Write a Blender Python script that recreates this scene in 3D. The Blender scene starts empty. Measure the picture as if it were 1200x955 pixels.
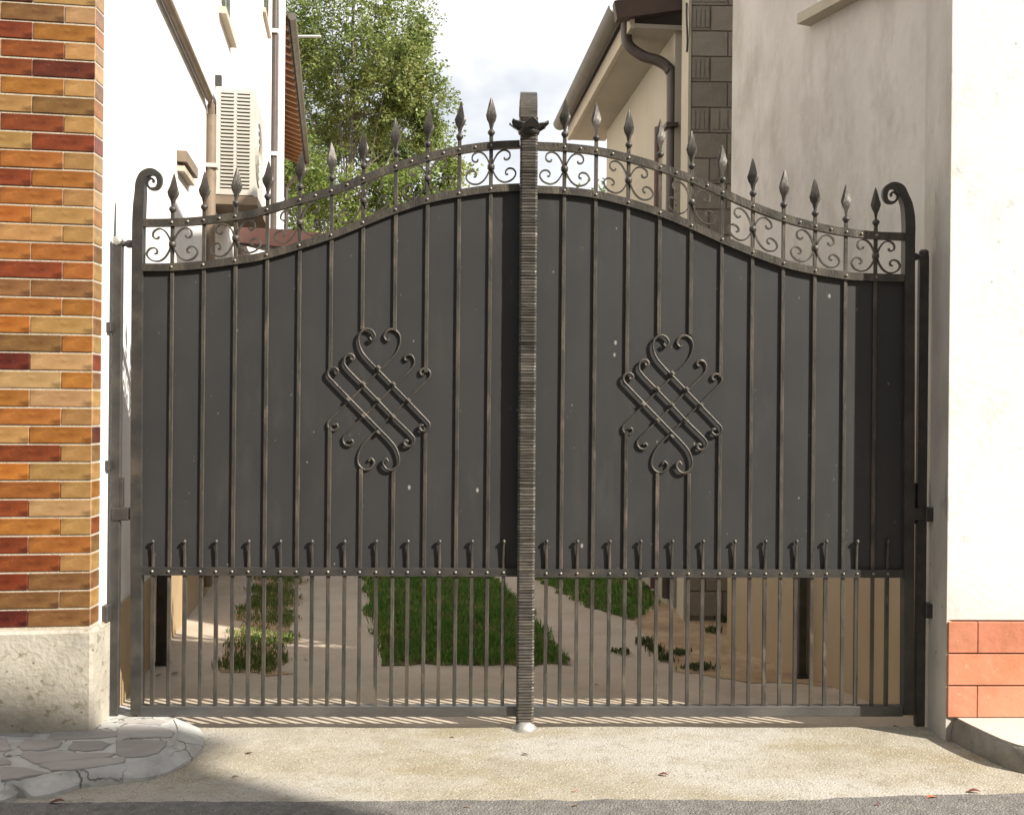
import bpy, bmesh, math, random
from mathutils import Vector, Matrix, noise
rnd = random.Random(7)
sc = bpy.context.scene
R = math.radians
# ------------------------------------------------------------------ camera
YAW, ROLL, F = R(1.9), 0.0094, 1166.7
CAM = Vector((-0.2034, -4.496, 1.44))
fw = Vector((math.sin(YAW), math.cos(YAW), 0)); rt0 = Vector((math.cos(YAW), -math.sin(YAW), 0)); up0 = Vector((0, 0, 1))
rt = rt0 * math.cos(ROLL) + up0 * math.sin(ROLL); up = up0 * math.cos(ROLL) - rt0 * math.sin(ROLL)
cd = bpy.data.cameras.new('camera'); cam = bpy.data.objects.new('camera', cd); sc.collection.objects.link(cam)
cd.sensor_width = 36; cd.lens = 35; cd.clip_start = 0.05; cd.clip_end = 3000
cam.matrix_world = Matrix(((rt.x, up.x, -fw.x, CAM.x), (rt.y, up.y, -fw.y, CAM.y), (rt.z, up.z, -fw.z, CAM.z), (0, 0, 0, 1)))
sc.camera = cam
sc.render.resolution_x, sc.render.resolution_y = 1024, 814
# ------------------------------------------------------------------ light
SUN = Vector((-1.0, 0.63, -0.863)).normalized()          # direction of travel
elev = math.asin(-SUN.z); az = math.atan2(-SUN.x, -SUN.y)  # clockwise from +Y
wd = bpy.data.worlds.new('World'); sc.world = wd; wd.use_nodes = True
nt = wd.node_tree; nt.nodes.clear()
def N(t, **k):
    n = nt.nodes.new(t)
    for a, b in k.items(): setattr(n, a, b)
    return n
sky = N('ShaderNodeTexSky', sky_type='NISHITA', sun_disc=False, sun_elevation=elev, sun_rotation=az)
sky.air_density = 1.0; sky.dust_density = 0.6; sky.ozone_density = 1.0
tc = N('ShaderNodeTexCoord'); mp = N('ShaderNodeMapping'); mp.inputs['Scale'].default_value = (1, 1, 1.7); mp.inputs['Location'].default_value = (3.226, 1.3, 0.24)
nz = N('ShaderNodeTexNoise'); nz.inputs['Scale'].default_value = 1.9; nz.inputs['Detail'].default_value = 6; nz.inputs['Roughness'].default_value = 0.55
rp = N('ShaderNodeValToRGB'); rp.color_ramp.elements[0].position = 0.42; rp.color_ramp.elements[1].position = 0.56; rp.color_ramp.elements[0].color = (.38, .38, .38, 1)
mx = N('ShaderNodeMix', data_type='RGBA'); mx.inputs[7].default_value = (12.5, 12.6, 12.8, 1)
bg = N('ShaderNodeBackground'); bg.inputs['Strength'].default_value = 0.055
wo = N('ShaderNodeOutputWorld')
L = nt.links.new
L(tc.outputs['Generated'], mp.inputs[0]); L(mp.outputs[0], nz.inputs['Vector']); L(nz.outputs['Fac'], rp.inputs[0])
L(rp.outputs[0], mx.inputs[0]); L(sky.outputs[0], mx.inputs[6]); L(mx.outputs[2], bg.inputs[0]); L(bg.outputs[0], wo.inputs[0])
sd = bpy.data.lights.new('sun', 'SUN'); sd.energy = 4.9; sd.angle = R(0.53); sd.color = (1.0, 0.93, 0.82)
so = bpy.data.objects.new('sun', sd); sc.collection.objects.link(so); so.rotation_euler = SUN.to_track_quat('-Z', 'Y').to_euler(); so.location = (6, -6, 9)
vs = sc.view_settings; vs.view_transform = 'Standard'; vs.look = 'None'; vs.exposure = 0.80; vs.gamma = 1; vs.use_curve_mapping = False
sc.render.engine = 'CYCLES'; sc.cycles.max_bounces = 5; sc.cycles.diffuse_bounces = 3; sc.cycles.glossy_bounces = 2; sc.cycles.transmission_bounces = 3; sc.cycles.caustics_reflective = False; sc.cycles.caustics_refractive = False

# ------------------------------------------------------------------ measuring
def ray(px, py): return fw + rt * ((px - 600) / F) + up * ((477.5 - py) / F)
def gp(px, py, y=0.0):                                   # point on the upright plane of the gate
    d = ray(px, py); t = (y - CAM.y) / d.y; p = CAM + d * t
    return (p.x, p.z)
def gnd(px, py, z=0.0):                                  # point on the ground
    d = ray(px, py); t = (z - CAM.z) / d.z; p = CAM + d * t
    return (p.x, p.y)
def W(X, Z, z=0.0):                                      # plan position: metres right of / ahead of the viewpoint
    p = CAM + rt0 * X + fw * Z
    return Vector((p.x, p.y, z))

# ------------------------------------------------------------------ mesh helpers
class MB:
    def __init__(s): s.v = []; s.f = []
    def add(s, vs_, fs):
        o = len(s.v); s.v += [tuple(q) for q in vs_]; s.f += [tuple(i + o for i in q) for q in fs]; return s
    def box(s, x0, x1, y0, y1, z0, z1, M=None):
        v = [(x0, y0, z0), (x1, y0, z0), (x1, y1, z0), (x0, y1, z0), (x0, y0, z1), (x1, y0, z1), (x1, y1, z1), (x0, y1, z1)]
        if M is not None: v = [tuple(M @ Vector(q)) for q in v]
        return s.add(v, [(0, 3, 2, 1), (4, 5, 6, 7), (0, 1, 5, 4), (1, 2, 6, 5), (2, 3, 7, 6), (3, 0, 4, 7)])
    def prism(s, poly, z0, z1):                          # poly: (x, y) counter-clockwise
        n = len(poly); a = sum(poly[i][0] * poly[(i + 1) % n][1] - poly[(i + 1) % n][0] * poly[i][1] for i in range(n))
        if a < 0: poly = poly[::-1]
        zt = z1 if callable(z1) else (lambda x, y: z1)
        v = [(p[0], p[1], z0) for p in poly] + [(p[0], p[1], zt(p[0], p[1])) for p in poly]
        return s.add(v, [tuple(range(n - 1, -1, -1)), tuple(range(n, 2 * n))] + [(i, (i + 1) % n, n + (i + 1) % n, n + i) for i in range(n)])
    def sweep(s, pts, wid, dep, side=None, round_=0, sc_=None):   # section wid x dep (or round_ sides) along pts; side = depth axis
        side = Vector(side or (0, -1, 0)); n = len(pts); P = [Vector(p) for p in pts]; base = len(s.v)
        if round_: sec = [(math.cos(2 * math.pi * k / round_) * .5, math.sin(2 * math.pi * k / round_) * .5) for k in range(round_)]
        else: sec = [(-.5, -.5), (.5, -.5), (.5, .5), (-.5, .5)]
        m = len(sec)
        for i, p in enumerate(P):
            t = (P[min(i + 1, n - 1)] - P[max(i - 1, 0)]).normalized(); sd_ = side
            if abs(t.dot(sd_)) > .95: sd_ = Vector((1, 0, 0)) if abs(t.x) < .9 else Vector((0, 0, 1))
            nn = t.cross(sd_).normalized(); bb = nn.cross(t).normalized(); k = sc_[i] if sc_ else 1
            for a, b in sec: s.v.append(tuple(p + nn * (a * wid * k) + bb * (b * dep * k)))
        for i in range(n - 1):
            for k in range(m):
                a = base + i * m + k; b = base + i * m + (k + 1) % m
                s.f.append((a, b, b + m, a + m))
        s.f.append(tuple(base + k for k in range(m - 1, -1, -1))); s.f.append(tuple(base + (n - 1) * m + k for k in range(m)))
        return s
    def lathe(s, prof, c=(0, 0, 0), seg=10, star=None, twist=0.0, flat=1.0):
        base = len(s.v)
        for i, (r, z) in enumerate(prof):
            for k in range(seg):
                a = 2 * math.pi * k / seg + twist * i; q = r * (star[k % len(star)] if star else 1)
                s.v.append((c[0] + q * math.cos(a), c[1] + q * math.sin(a) * flat, c[2] + z))
        for i in range(len(prof) - 1):
            for k in range(seg):
                a = base + i * seg + k; b = base + i * seg + (k + 1) % seg
                s.f.append((a, b, b + seg, a + seg))
        s.f.append(tuple(base + k for k in range(seg - 1, -1, -1))); s.f.append(tuple(base + (len(prof) - 1) * seg + k for k in range(seg)))
        return s
    def mesh(s, name, mat, smooth=False, bevel=0):
        me = bpy.data.meshes.new(name); me.from_pydata(s.v, [], s.f)
        bm = bmesh.new(); bm.from_mesh(me); bmesh.ops.recalc_face_normals(bm, faces=bm.faces)
        if bevel: bmesh.ops.bevel(bm, geom=list(bm.edges), offset=bevel, segments=1, affect='EDGES', clamp_overlap=True)
        bm.to_mesh(me); bm.free()
        if smooth is not False:
            me.polygons.foreach_set('use_smooth', [True] * len(me.polygons))
            try: me.set_sharp_from_angle(angle=R(35 if smooth is True else smooth))
            except Exception: pass
        me.materials.append(mat); return me
    def obj(s, name, mat, parent=None, smooth=False, bevel=0):
        return link(name, s.mesh(name, mat, smooth, bevel), parent)
def link(name, me, parent=None, loc=None):
    o = bpy.data.objects.new(name, me); sc.collection.objects.link(o)
    if parent is not None:
        o.parent = parent
        if loc is None: o.matrix_parent_inverse = Matrix.Translation(root_loc(parent)).inverted()
    if loc is not None: o.location = loc
    return o
def root_loc(p):
    l = p.location.copy()
    return l if p.parent is None else Vector(p.get('_wl', l))
def thing(name, label, cat, loc=(0, 0, 0), group=None):
    o = bpy.data.objects.new(name, None); sc.collection.objects.link(o); o.location = loc; o.empty_display_size = .1
    return tag(o, label, cat, group)
def tag(o, label=None, cat=None, group=None, kind=None):
    if label: o['label'] = label
    if cat: o['category'] = cat
    if group: o['group'] = group
    if kind: o['kind'] = kind
    return o
def child(o, parent):                                    # sub-part: parent is a mesh part whose own transform is identity in the world
    o.parent = parent; o.matrix_parent_inverse = Matrix.Identity(4); return o
def catmull(pts, n=6):
    P = [Vector(p) for p in pts]; out = []
    P = [P[0] * 2 - P[1]] + P + [P[-1] * 2 - P[-2]]
    for i in range(1, len(P) - 2):
        a, b, c, d = P[i - 1:i + 3]
        for k in range(n):
            t = k / n
            out.append(.5 * ((2 * b) + (c - a) * t + (2 * a - 5 * b + 4 * c - d) * t * t + (3 * b - a - 3 * c + d) * t ** 3))
    out.append(P[-2]); return out
def interp(tab, x):
    if x <= tab[0][0]: return tab[0][1]
    for (a, b), (c, d) in zip(tab, tab[1:]):
        if x <= c: return b + (d - b) * (x - a) / (c - a)
    return tab[-1][1]

# ------------------------------------------------------------------ materials
def mat(name, cols, scale=8, detail=5, rough=.7, rvar=.1, bump=.0, bscale=60, metallic=0, spec=.5, coat=0, stops=None, speck=None, coords='Object',
        stretch=(1, 1, 1), perobj=0.0, island=0.0, stain=None, trans=0, lowtint=None, distort=0.0, crack=None):
    m = bpy.data.materials.new(name); m.use_nodes = True; t = m.node_tree; t.nodes.clear(); ln = t.links.new
    def n(ty, **k):
        q = t.nodes.new(ty)
        for a, b in k.items(): setattr(q, a, b)
        return q
    out = n('ShaderNodeOutputMaterial'); p = n('ShaderNodeBsdfPrincipled'); ln(p.outputs[0], out.inputs[0])
    co = n('ShaderNodeTexCoord'); mpg = n('ShaderNodeMapping'); mpg.inputs['Scale'].default_value = stretch; ln(co.outputs[coords], mpg.inputs[0])
    vec = mpg.outputs[0]
    a = n('ShaderNodeTexNoise'); a.inputs['Scale'].default_value = scale; a.inputs['Detail'].default_value = min(detail, 4); a.inputs['Distortion'].default_value = distort; a.inputs['Roughness'].default_value = .62
    ln(vec, a.inputs['Vector'])
    r = n('ShaderNodeValToRGB'); e = r.color_ramp.elements
    st = stops or [.3 + .4 * i / max(1, len(cols) - 1) for i in range(len(cols))]
    while len(e) < len(cols): e.new(.5)
    for i, c in enumerate(cols): e[i].position = st[i]; e[i].color = (*c, 1)
    ln(a.outputs['Fac'], r.inputs[0]); col = r.outputs[0]
    def mixc(c, fac, b, blend='MIX'):
        q = n('ShaderNodeMix', data_type='RGBA', blend_type=blend)
        if hasattr(fac, 'links'): ln(fac, q.inputs[0])
        else: q.inputs[0].default_value = fac
        ln(c, q.inputs[6])
        if hasattr(b, 'links'): ln(b, q.inputs[7])
        else: q.inputs[7].default_value = (*b, 1)
        return q.outputs[2]
    def ramp(src, p0, p1, c0=(0, 0, 0, 1), c1=(1, 1, 1, 1)):
        q = n('ShaderNodeValToRGB'); q.color_ramp.elements[0].position = p0; q.color_ramp.elements[1].position = p1
        q.color_ramp.elements[0].color = c0; q.color_ramp.elements[1].color = c1; ln(src, q.inputs[0]); return q.outputs[0]
    for sset in (stain or []):                            # (scale, lo, hi, colour, strength, stretch)
        q = n('ShaderNodeTexNoise'); q.inputs['Scale'].default_value = sset[0]; q.inputs['Detail'].default_value = 4; q.inputs['Roughness'].default_value = .65
        mm = n('ShaderNodeMapping'); mm.inputs['Scale'].default_value = sset[5] if len(sset) > 5 else (1, 1, 1); mm.inputs['Location'].default_value = (sset[0], 3.3, 1.7)
        ln(co.outputs[coords], mm.inputs[0]); ln(mm.outputs[0], q.inputs['Vector'])
        f = ramp(q.outputs['Fac'], sset[1], sset[2], (0, 0, 0, 1), (sset[4],) * 3 + (1,)); col = mixc(col, f, sset[3])
    if speck:                                             # (scale, size, colour)
        for sp in (speck if isinstance(speck, list) else [speck]):
            q = n('ShaderNodeTexVoronoi'); q.inputs['Scale'].default_value = sp[0]; q.inputs['Randomness'].default_value = 1
            q2 = n('ShaderNodeTexNoise'); q2.inputs['Scale'].default_value = sp[0] * .35; q2.inputs['Detail'].default_value = 2
            dm = n('ShaderNodeMix', data_type='VECTOR'); dm.inputs[0].default_value = .02
            ln(vec, q.inputs['Vector']); ln(vec, q2.inputs['Vector'])
            f1 = ramp(q.outputs['Distance'], sp[1] * .6, sp[1], (1, 1, 1, 1), (0, 0, 0, 1)); f2 = ramp(q2.outputs['Fac'], sp[3] if len(sp) > 3 else .55, (sp[3] if len(sp) > 3 else .55) + .05)
            col = mixc(col, mixc(f1, 1.0, f2, 'MULTIPLY'), sp[2])
    if crack:                                             # (scale, width, colour, strength): hairline cracks
        q = n('ShaderNodeTexVoronoi', feature='DISTANCE_TO_EDGE'); q.inputs['Scale'].default_value = crack[0]
        w1 = n('ShaderNodeTexNoise'); w1.inputs['Scale'].default_value = crack[0] * 2.5; w1.inputs['Detail'].default_value = 3; ln(vec, w1.inputs['Vector'])
        va = n('ShaderNodeVectorMath', operation='MULTIPLY_ADD'); ln(w1.outputs['Color'], va.inputs[0]); va.inputs[1].default_value = (.45 / crack[0],) * 3; ln(vec, va.inputs[2]); ln(va.outputs[0], q.inputs['Vector'])
        w2 = n('ShaderNodeTexNoise'); w2.inputs['Scale'].default_value = crack[0] * .6; ln(vec, w2.inputs['Vector'])
        f1 = ramp(q.outputs['Distance'], crack[1] * .4, crack[1], (crack[3],) * 3 + (1,), (0, 0, 0, 1)); f2 = ramp(w2.outputs['Fac'], .46, .52)
        col = mixc(col, mixc(f1, 1.0, f2, 'MULTIPLY'), crack[2])
    if lowtint:                                           # (z0, z1, colour, strength): tint that rises unevenly from the ground
        ge = n('ShaderNodeNewGeometry'); sx = n('ShaderNodeSeparateXYZ'); ln(ge.outputs['Position'], sx.inputs[0])
        ad = n('ShaderNodeMath', operation='ADD'); q = n('ShaderNodeTexNoise'); q.inputs['Scale'].default_value = 2.2; q.inputs['Detail'].default_value = 6
        ln(vec, q.inputs['Vector']); mu = n('ShaderNodeMath', operation='MULTIPLY'); mu.inputs[1].default_value = .9; ln(q.outputs['Fac'], mu.inputs[0])
        ln(sx.outputs['Z'], ad.inputs[0]); ln(mu.outputs[0], ad.inputs[1])
        mr = n('ShaderNodeMapRange'); mr.inputs[1].default_value = lowtint[0] + .45; mr.inputs[2].default_value = lowtint[1] + .45; mr.inputs[3].default_value = lowtint[3]; mr.inputs[4].default_value = 0
        ln(ad.outputs[0], mr.inputs[0]); col = mixc(col, mr.outputs[0], lowtint[2])
    if perobj or island:
        if perobj: oi = n('ShaderNodeObjectInfo').outputs['Random']; am = perobj
        else: oi = n('ShaderNodeNewGeometry').outputs['Random Per Island']; am = island
        hs = n('ShaderNodeHueSaturation'); mr = n('ShaderNodeMapRange'); mr.inputs[3].default_value = 1 - am; mr.inputs[4].default_value = 1 + am
        ln(oi, mr.inputs[0]); ln(mr.outputs[0], hs.inputs['Value']); ln(col, hs.inputs['Color'])
        m2 = n('ShaderNodeMapRange'); m2.inputs[3].default_value = .5 - am * .05; m2.inputs[4].default_value = .5 + am * .05
        fr = n('ShaderNodeMath', operation='FRACT'); mu = n('ShaderNodeMath', operation='MULTIPLY'); mu.inputs[1].default_value = 7.31; ln(oi, mu.inputs[0]); ln(mu.outputs[0], fr.inputs[0]); ln(fr.outputs[0], m2.inputs[0]); ln(m2.outputs[0], hs.inputs['Hue'])
        col = hs.outputs[0]
    ln(col, p.inputs['Base Color'])
    mr = n('ShaderNodeMapRange'); mr.inputs[3].default_value = rough - rvar; mr.inputs[4].default_value = rough + rvar; ln(a.outputs['Fac'], mr.inputs[0]); ln(mr.outputs[0], p.inputs['Roughness'])
    p.inputs['Metallic'].default_value = metallic; p.inputs['Specular IOR Level'].default_value = spec; p.inputs['Coat Weight'].default_value = coat; p.inputs['Coat Roughness'].default_value = .15
    if bump:
        b = n('ShaderNodeBump'); b.inputs['Strength'].default_value = bump; b.inputs['Distance'].default_value = .01
        q = n('ShaderNodeTexNoise'); q.inputs['Scale'].default_value = bscale; q.inputs['Detail'].default_value = 3; ln(vec, q.inputs['Vector']); ln(q.outputs['Fac'], b.inputs['Height']); ln(b.outputs[0], p.inputs['Normal'])
    if trans:
        tr = n('ShaderNodeBsdfTranslucent'); ln(col, tr.inputs[0]); ms = n('ShaderNodeMixShader'); ms.inputs[0].default_value = trans
        ln(p.outputs[0], ms.inputs[1]); ln(tr.outputs[0], ms.inputs[2]); ln(ms.outputs[0], out.inputs[0])
    return m
M = {}
M['panel'] = mat('painted_sheet_steel', [(.0365, .0368, .0375), (.0415, .0415, .042), (.047, .0468, .0465)], scale=2.2, rough=.55, rvar=.1, bump=.22, bscale=4, spec=.35,
                 stain=[(3.5, .56, .75, (.060, .053, .046), .5, (3, 3, .5)), (9, .58, .70, (.07, .067, .063), .3, (1, 1, .25)), (1.2, .48, .62, (.036, .036, .038), .6)], speck=[(8, .065, (.30, .29, .27), .47), (19, .085, (.2, .19, .175), .53), (34, .10, (.13, .125, .115), .54)], stretch=(1, 1, .6))
M['iron'] = mat('brushed_bronze_iron', [(0.047, 0.043, 0.039), (0.074, 0.066, 0.057), (0.117, 0.100, 0.078)], scale=14, rough=.45, rvar=.12, bump=.25, bscale=120, spec=.5, metallic=.25,
                stretch=(1, 1, .35), stain=[(22, .58, .70, (.21, .175, .135), .6, (1, 1, .25)), (7, .56, .66, (.03, .028, .027), .6, (1, 1, .4))])
M['iron_dark'] = mat('dark_painted_iron', [(0.034, 0.033, 0.032), (0.051, 0.048, 0.045), (0.075, 0.067, 0.058)], scale=10, rough=.45, rvar=.1, bump=.15, bscale=80, metallic=.15, stain=[(5, .6, .75, (.14, .11, .085), .6)])
M['rail_grey'] = mat('scuffed_grey_rail', [(0.062, 0.062, 0.063), (0.093, 0.091, 0.089), (0.130, 0.124, 0.118)], scale=7, rough=.42, bump=.1, bscale=60, metallic=.3, stretch=(.4, 1, 1), stain=[(4, .6, .72, (.12, .10, .08), .6)])
M['rivet'] = mat('rubbed_rivet_iron', [(.22, .2, .17), (.4, .37, .32)], scale=20, rough=.35, metallic=.5)
M['hammered'] = mat('hammered_iron', [(.062, .057, .051), (.092, .083, .072), (.14, .122, .10)], scale=30, rough=.42, bump=.3, bscale=90, metallic=.35, stretch=(.3, 1, 1))
M['silver'] = mat('bare_zinc', [(.30, .29, .27), (.48, .46, .43)], scale=25, rough=.45, metallic=.4, bump=.2)
M['mortar'] = mat('pale_mortar', [(.40, .35, .275), (.52, .465, .375)], scale=40, rough=.9, bump=.4, bscale=150)
gl = {'T': ((0.255, 0.138, 0.046), (0.379, 0.221, 0.083)), 'Y': ((0.315, 0.186, 0.083), (0.450, 0.279, 0.131)), 'O': ((0.207, 0.070, 0.015), (0.349, 0.141, 0.033)), 'R': ((0.112, 0.025, 0.009), (0.222, 0.056, 0.017)),
      'D': ((0.049, 0.010, 0.007), (0.117, 0.026, 0.012)), 'B': ((0.132, 0.060, 0.022), (0.242, 0.125, 0.046)), 'G': ((0.262, 0.075, 0.014), (0.405, 0.144, 0.029))}
for k, (a, b) in gl.items():
    M['brick' + k] = mat('glazed_brick_' + k, [a, tuple((x + y) / 2 for x, y in zip(a, b)), b], scale=16, rough=.32, rvar=.12, bump=.12, bscale=30, perobj=.16, coat=.25, stretch=(.5, 1, 1.6),
                         stain=[(9, .50, .68, tuple(x * .45 for x in a), .7, (1, 1, 2)), (13, .56, .70, tuple(min(1, x * 1.35) for x in b), .5, (1, 1, 3)), (55, .62, .72, (.42, .33, .22), .22)])
M['white'] = mat('white_wall_paint', [(.76, .755, .74), (.82, .815, .80)], scale=1.5, rough=.85, bump=.3, bscale=40, stain=[(4, .55, .72, (.60, .595, .58), .7, (1, 1, .8)), (13, .60, .70, (.50, .495, .48), .55)], speck=[(8, .07, (.48, .475, .46), .58)], lowtint=(.3, .75, (.56, .52, .46), .7))
M['white_house'] = mat('white_house_plaster', [(.74, .73, .715), (.82, .81, .80)], scale=.9, rough=.88, bump=.25, bscale=40, stain=[(3, .54, .70, (.55, .53, .50), .6, (1, 1, .35)), (14, .60, .70, (.5, .48, .45), .5, (1, 1, .5))])
M['beige'] = mat('beige_trowelled_plaster', [(0.540, 0.508, 0.464), (0.610, 0.572, 0.529), (0.670, 0.632, 0.589)], scale=1.6, detail=8, rough=.9, bump=.45, bscale=18, distort=.6, stretch=(1, 1, .55),
                 stain=[(2.4, .50, .68, (.40, .355, .31), .75, (1.3, 1.3, .55)), (1.3, .46, .60, (.70, .66, .61), .7, (1, 1, .6)), (7, .52, .66, (.45, .41, .365), .45, (1, 1, .35)), (26, .58, .7, (.70, .66, .6), .35)], speck=[(7, .08, (.32, .29, .25), .58)], lowtint=(.3, 1.7, (.47, .345, .20), .85))
M['grey_pier'] = mat('sky_toned_grey_render', [(0.403, 0.375, 0.336), (0.493, 0.465, 0.426), (0.560, 0.532, 0.493)], scale=4, rough=.92, bump=.25, bscale=40, stretch=(1, 1, .5),
                 stain=[(6, .6, .72, (.2, .195, .17), .6, (1, 1, .5))], speck=[(13, .10, (.17, .17, .15), .57)])  # grey cement render, with the cool cast of sky light mixed into its colour
M['plinth'] = mat('pitted_limestone_plinth', [(0.335, 0.307, 0.251), (0.409, 0.377, 0.316), (0.474, 0.442, 0.381)], scale=7, rough=.9, bump=.5, bscale=45,
                  stain=[(14, .58, .66, (.22, .19, .13), .8, (1, 1, 1.3)), (3, .58, .75, (.42, .42, .41), .6)], speck=[(24, .16, (.15, .13, .09), .54)])
M['tan_plinth'] = mat('tan_render_dado', [(.36, .26, .145), (.44, .335, .20)], scale=3, rough=.9, bump=.2, bscale=50, stain=[(5, .6, .75, (.27, .2, .12), .6, (1, 1, .5))])
M['tile'] = mat('orange_ceramic_tile', [(.56, .21, .125), (.63, .25, .15)], scale=5, rough=.55, bump=.25, bscale=30, perobj=.09, stain=[(6, .52, .68, (.46, .17, .09), .6), (24, .62, .72, (.66, .42, .28), .5)], lowtint=(-.1, .22, (.42, .27, .18), .6))
M['apron'] = mat('sunbleached_concrete', [(.30, .265, .195), (.36, .325, .25), (.41, .375, .305)], scale=5, detail=9, rough=.95, bump=.55, bscale=120,
                 stain=[(1.1, .45, .62, (.46, .44, .40), .85, (.7, 1.6, 1)), (2.0, .52, .68, (.30, .25, .15), .7, (.8, 1.6, 1)), (14, .54, .66, (.27, .24, .18), .5), (70, .54, .66, (.24, .21, .155), .45)], speck=[(80, .32, (.55, .52, .46), .45), (70, .26, (.14, .12, .095), .51)])
M['yard'] = mat('yard_concrete', [(.39, .325, .25), (.46, .39, .31), (.52, .45, .37)], scale=2.5, detail=8, rough=.95, bump=.4, bscale=45,
                stain=[(2, .55, .75, (.33, .27, .2), .6), (30, .6, .7, (.28, .24, .19), .35)])
M['asphalt'] = mat('worn_asphalt', [(0.129, 0.123, 0.118), (0.179, 0.170, 0.159), (0.235, 0.224, 0.207)], scale=18, detail=8, rough=.92, bump=1.0, bscale=110,
                   speck=[(85, .25, (.40, .38, .35), .46), (60, .2, (.05, .05, .05), .5)], stain=[(1.2, .55, .75, (.2, .185, .16), .5)])
M['band'] = mat('cracked_white_cement', [(0.400, 0.400, 0.385), (0.513, 0.513, 0.495), (0.599, 0.590, 0.570)], scale=8, detail=8, rough=.93, bump=.6, bscale=40, stain=[(6, .6, .68, (.3, .285, .26), .7), (1.5, .55, .7, (.46, .43, .37), .6)], speck=[(40, .15, (.25, .24, .22), .58)], crack=(6, .026, (.11, .105, .095), .85))
M['flag'] = mat('mauve_porphyry_flag', [(.315, .293, .277), (.385, .36, .342), (.45, .425, .405)], scale=6, rough=.85, bump=.3, bscale=35, perobj=.16, stretch=(.5, 1, 1), stain=[(9, .6, .72, (.36, .33, .3), .45)])
M['slab'] = mat('pavement_slab_concrete', [(.55, .49, .42), (.64, .58, .50)], scale=5, rough=.93, bump=.3, bscale=60, stain=[(2, .55, .7, (.48, .41, .33), .5)])
M['kerb'] = mat('weathered_kerb', [(.16, .145, .125), (.235, .215, .185), (.30, .28, .245)], scale=9, rough=.95, bump=.6, bscale=40, stain=[(7, .58, .7, (.11, .1, .085), .6)])
M['earth'] = mat('bare_earth', [(0.272, 0.179, 0.105), (0.384, 0.267, 0.161), (0.495, 0.365, 0.236)], scale=4, detail=9, rough=1, bump=.9, bscale=35, stain=[(2, .55, .7, (.2, .14, .09), .6)])
M['sod'] = mat('grass_soil', [(.07, .085, .03), (.12, .10, .045), (.22, .16, .085)], scale=9, rough=1, bump=.8, bscale=50)
M['grass'] = mat('grass_blade', [(.10, .22, .035), (.15, .27, .055), (.28, .28, .10)], scale=3.5, rough=.6, island=.4, trans=.25)
M['dry'] = mat('dry_grass_blade', [(.11, .19, .045), (.16, .22, .06), (.27, .24, .11)], scale=5, rough=.7, island=.35, trans=.2)
M['weed'] = mat('weed_leaf', [(.09, .12, .045), (.14, .16, .07)], scale=3, rough=.6, island=.35, trans=.2)
M['leaf_birch'] = mat('birch_foliage', [(0.156, 0.222, 0.062), (0.206, 0.262, 0.078), (0.262, 0.284, 0.090)], scale=.6, rough=.45, island=.45, trans=.45)
M['leaf_yel'] = mat('yellowing_foliage', [(.14, .21, .045), (.19, .25, .06), (.255, .275, .075)], scale=.8, rough=.5, island=.35, trans=.4)
M['leaf_dark'] = mat('dark_foliage', [(0.103, 0.160, 0.052), (0.144, 0.191, 0.062)], scale=.8, rough=.45, island=.45, trans=.4)
M['bark'] = mat('grey_bark', [(.10, .085, .07), (.2, .175, .15)], scale=10, rough=.9, bump=.5, bscale=30, stretch=(1, 1, .3))
M['brown_pipe'] = mat('brown_painted_pipe', [(.058, .043, .036), (.085, .063, .052)], scale=6, rough=.45, spec=.5)
M['tan_pipe'] = mat('weathered_brown_pipe', [(.17, .125, .085), (.25, .19, .135)], scale=5, rough=.6, stain=[(6, .6, .7, (.1, .075, .055), .6)])
M['gutter'] = mat('aged_gutter_metal', [(.10, .092, .075), (.16, .148, .122)], scale=4, rough=.55, metallic=.2, stain=[(5, .6, .7, (.06, .05, .04), .6)])
M['fascia'] = mat('pale_fascia', [(.44, .385, .30), (.54, .48, .38)], scale=4, rough=.85, bump=.2, bscale=40, stain=[(4, .58, .72, (.3, .25, .18), .6)])
M['soffit'] = mat('soffit_plaster', [(.36, .325, .27), (.44, .40, .335)], scale=2.5, rough=.9, bump=.2, bscale=30)
M['annexe'] = mat('cream_render', [(.45, .405, .315), (.53, .48, .385)], scale=1.3, rough=.9, bump=.2, bscale=35, stain=[(1.6, .52, .75, (.47, .40, .33), .6), (5, .6, .75, (.35, .3, .2), .4, (1, 1, .4))])
M['block'] = mat('hollow_clay_block', [(.25, .222, .185), (.32, .285, .24)], scale=6, rough=.95, bump=.4, bscale=40, perobj=.14)
M['joint'] = mat('rough_block_mortar', [(.22, .195, .16), (.28, .25, .205)], scale=15, rough=1, bump=.6, bscale=40)
M['rooftile'] = mat('pale_clay_roof_tile', [(.42, .35, .27), (.56, .48, .38)], scale=6, rough=.85, perobj=.12, bump=.2, bscale=30)
M['redtile'] = mat('terracotta_roof', [(.30, .13, .075), (.40, .19, .11)], scale=4, rough=.9, bump=.4, bscale=12)
M['wood'] = mat('varnished_eaves_wood', [(.20, .085, .03), (.33, .155, .055)], scale=5, rough=.6, stretch=(1, 6, 6))
M['wood_dark'] = mat('dark_eaves_beam', [(.055, .035, .027), (.085, .055, .04)], scale=5, rough=.6)
M['ac'] = mat('offwhite_enamel', [(.47, .45, .40), (.54, .52, .47)], scale=2, rough=.4)
M['ac_in'] = mat('radiator_fins', [(.05, .042, .034), (.09, .076, .06)], scale=30, rough=.6)
M['black'] = mat('black_plastic', [(.03, .03, .03), (.05, .05, .05)], scale=10, rough=.5)
M['glass'] = mat('window_glass', [(.03, .035, .04), (.05, .055, .06)], scale=2, rough=.08, spec=.8)
M['porchred'] = mat('maroon_fascia_paint', [(.10, .045, .038), (.135, .062, .05)], scale=4, rough=.6)
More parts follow.
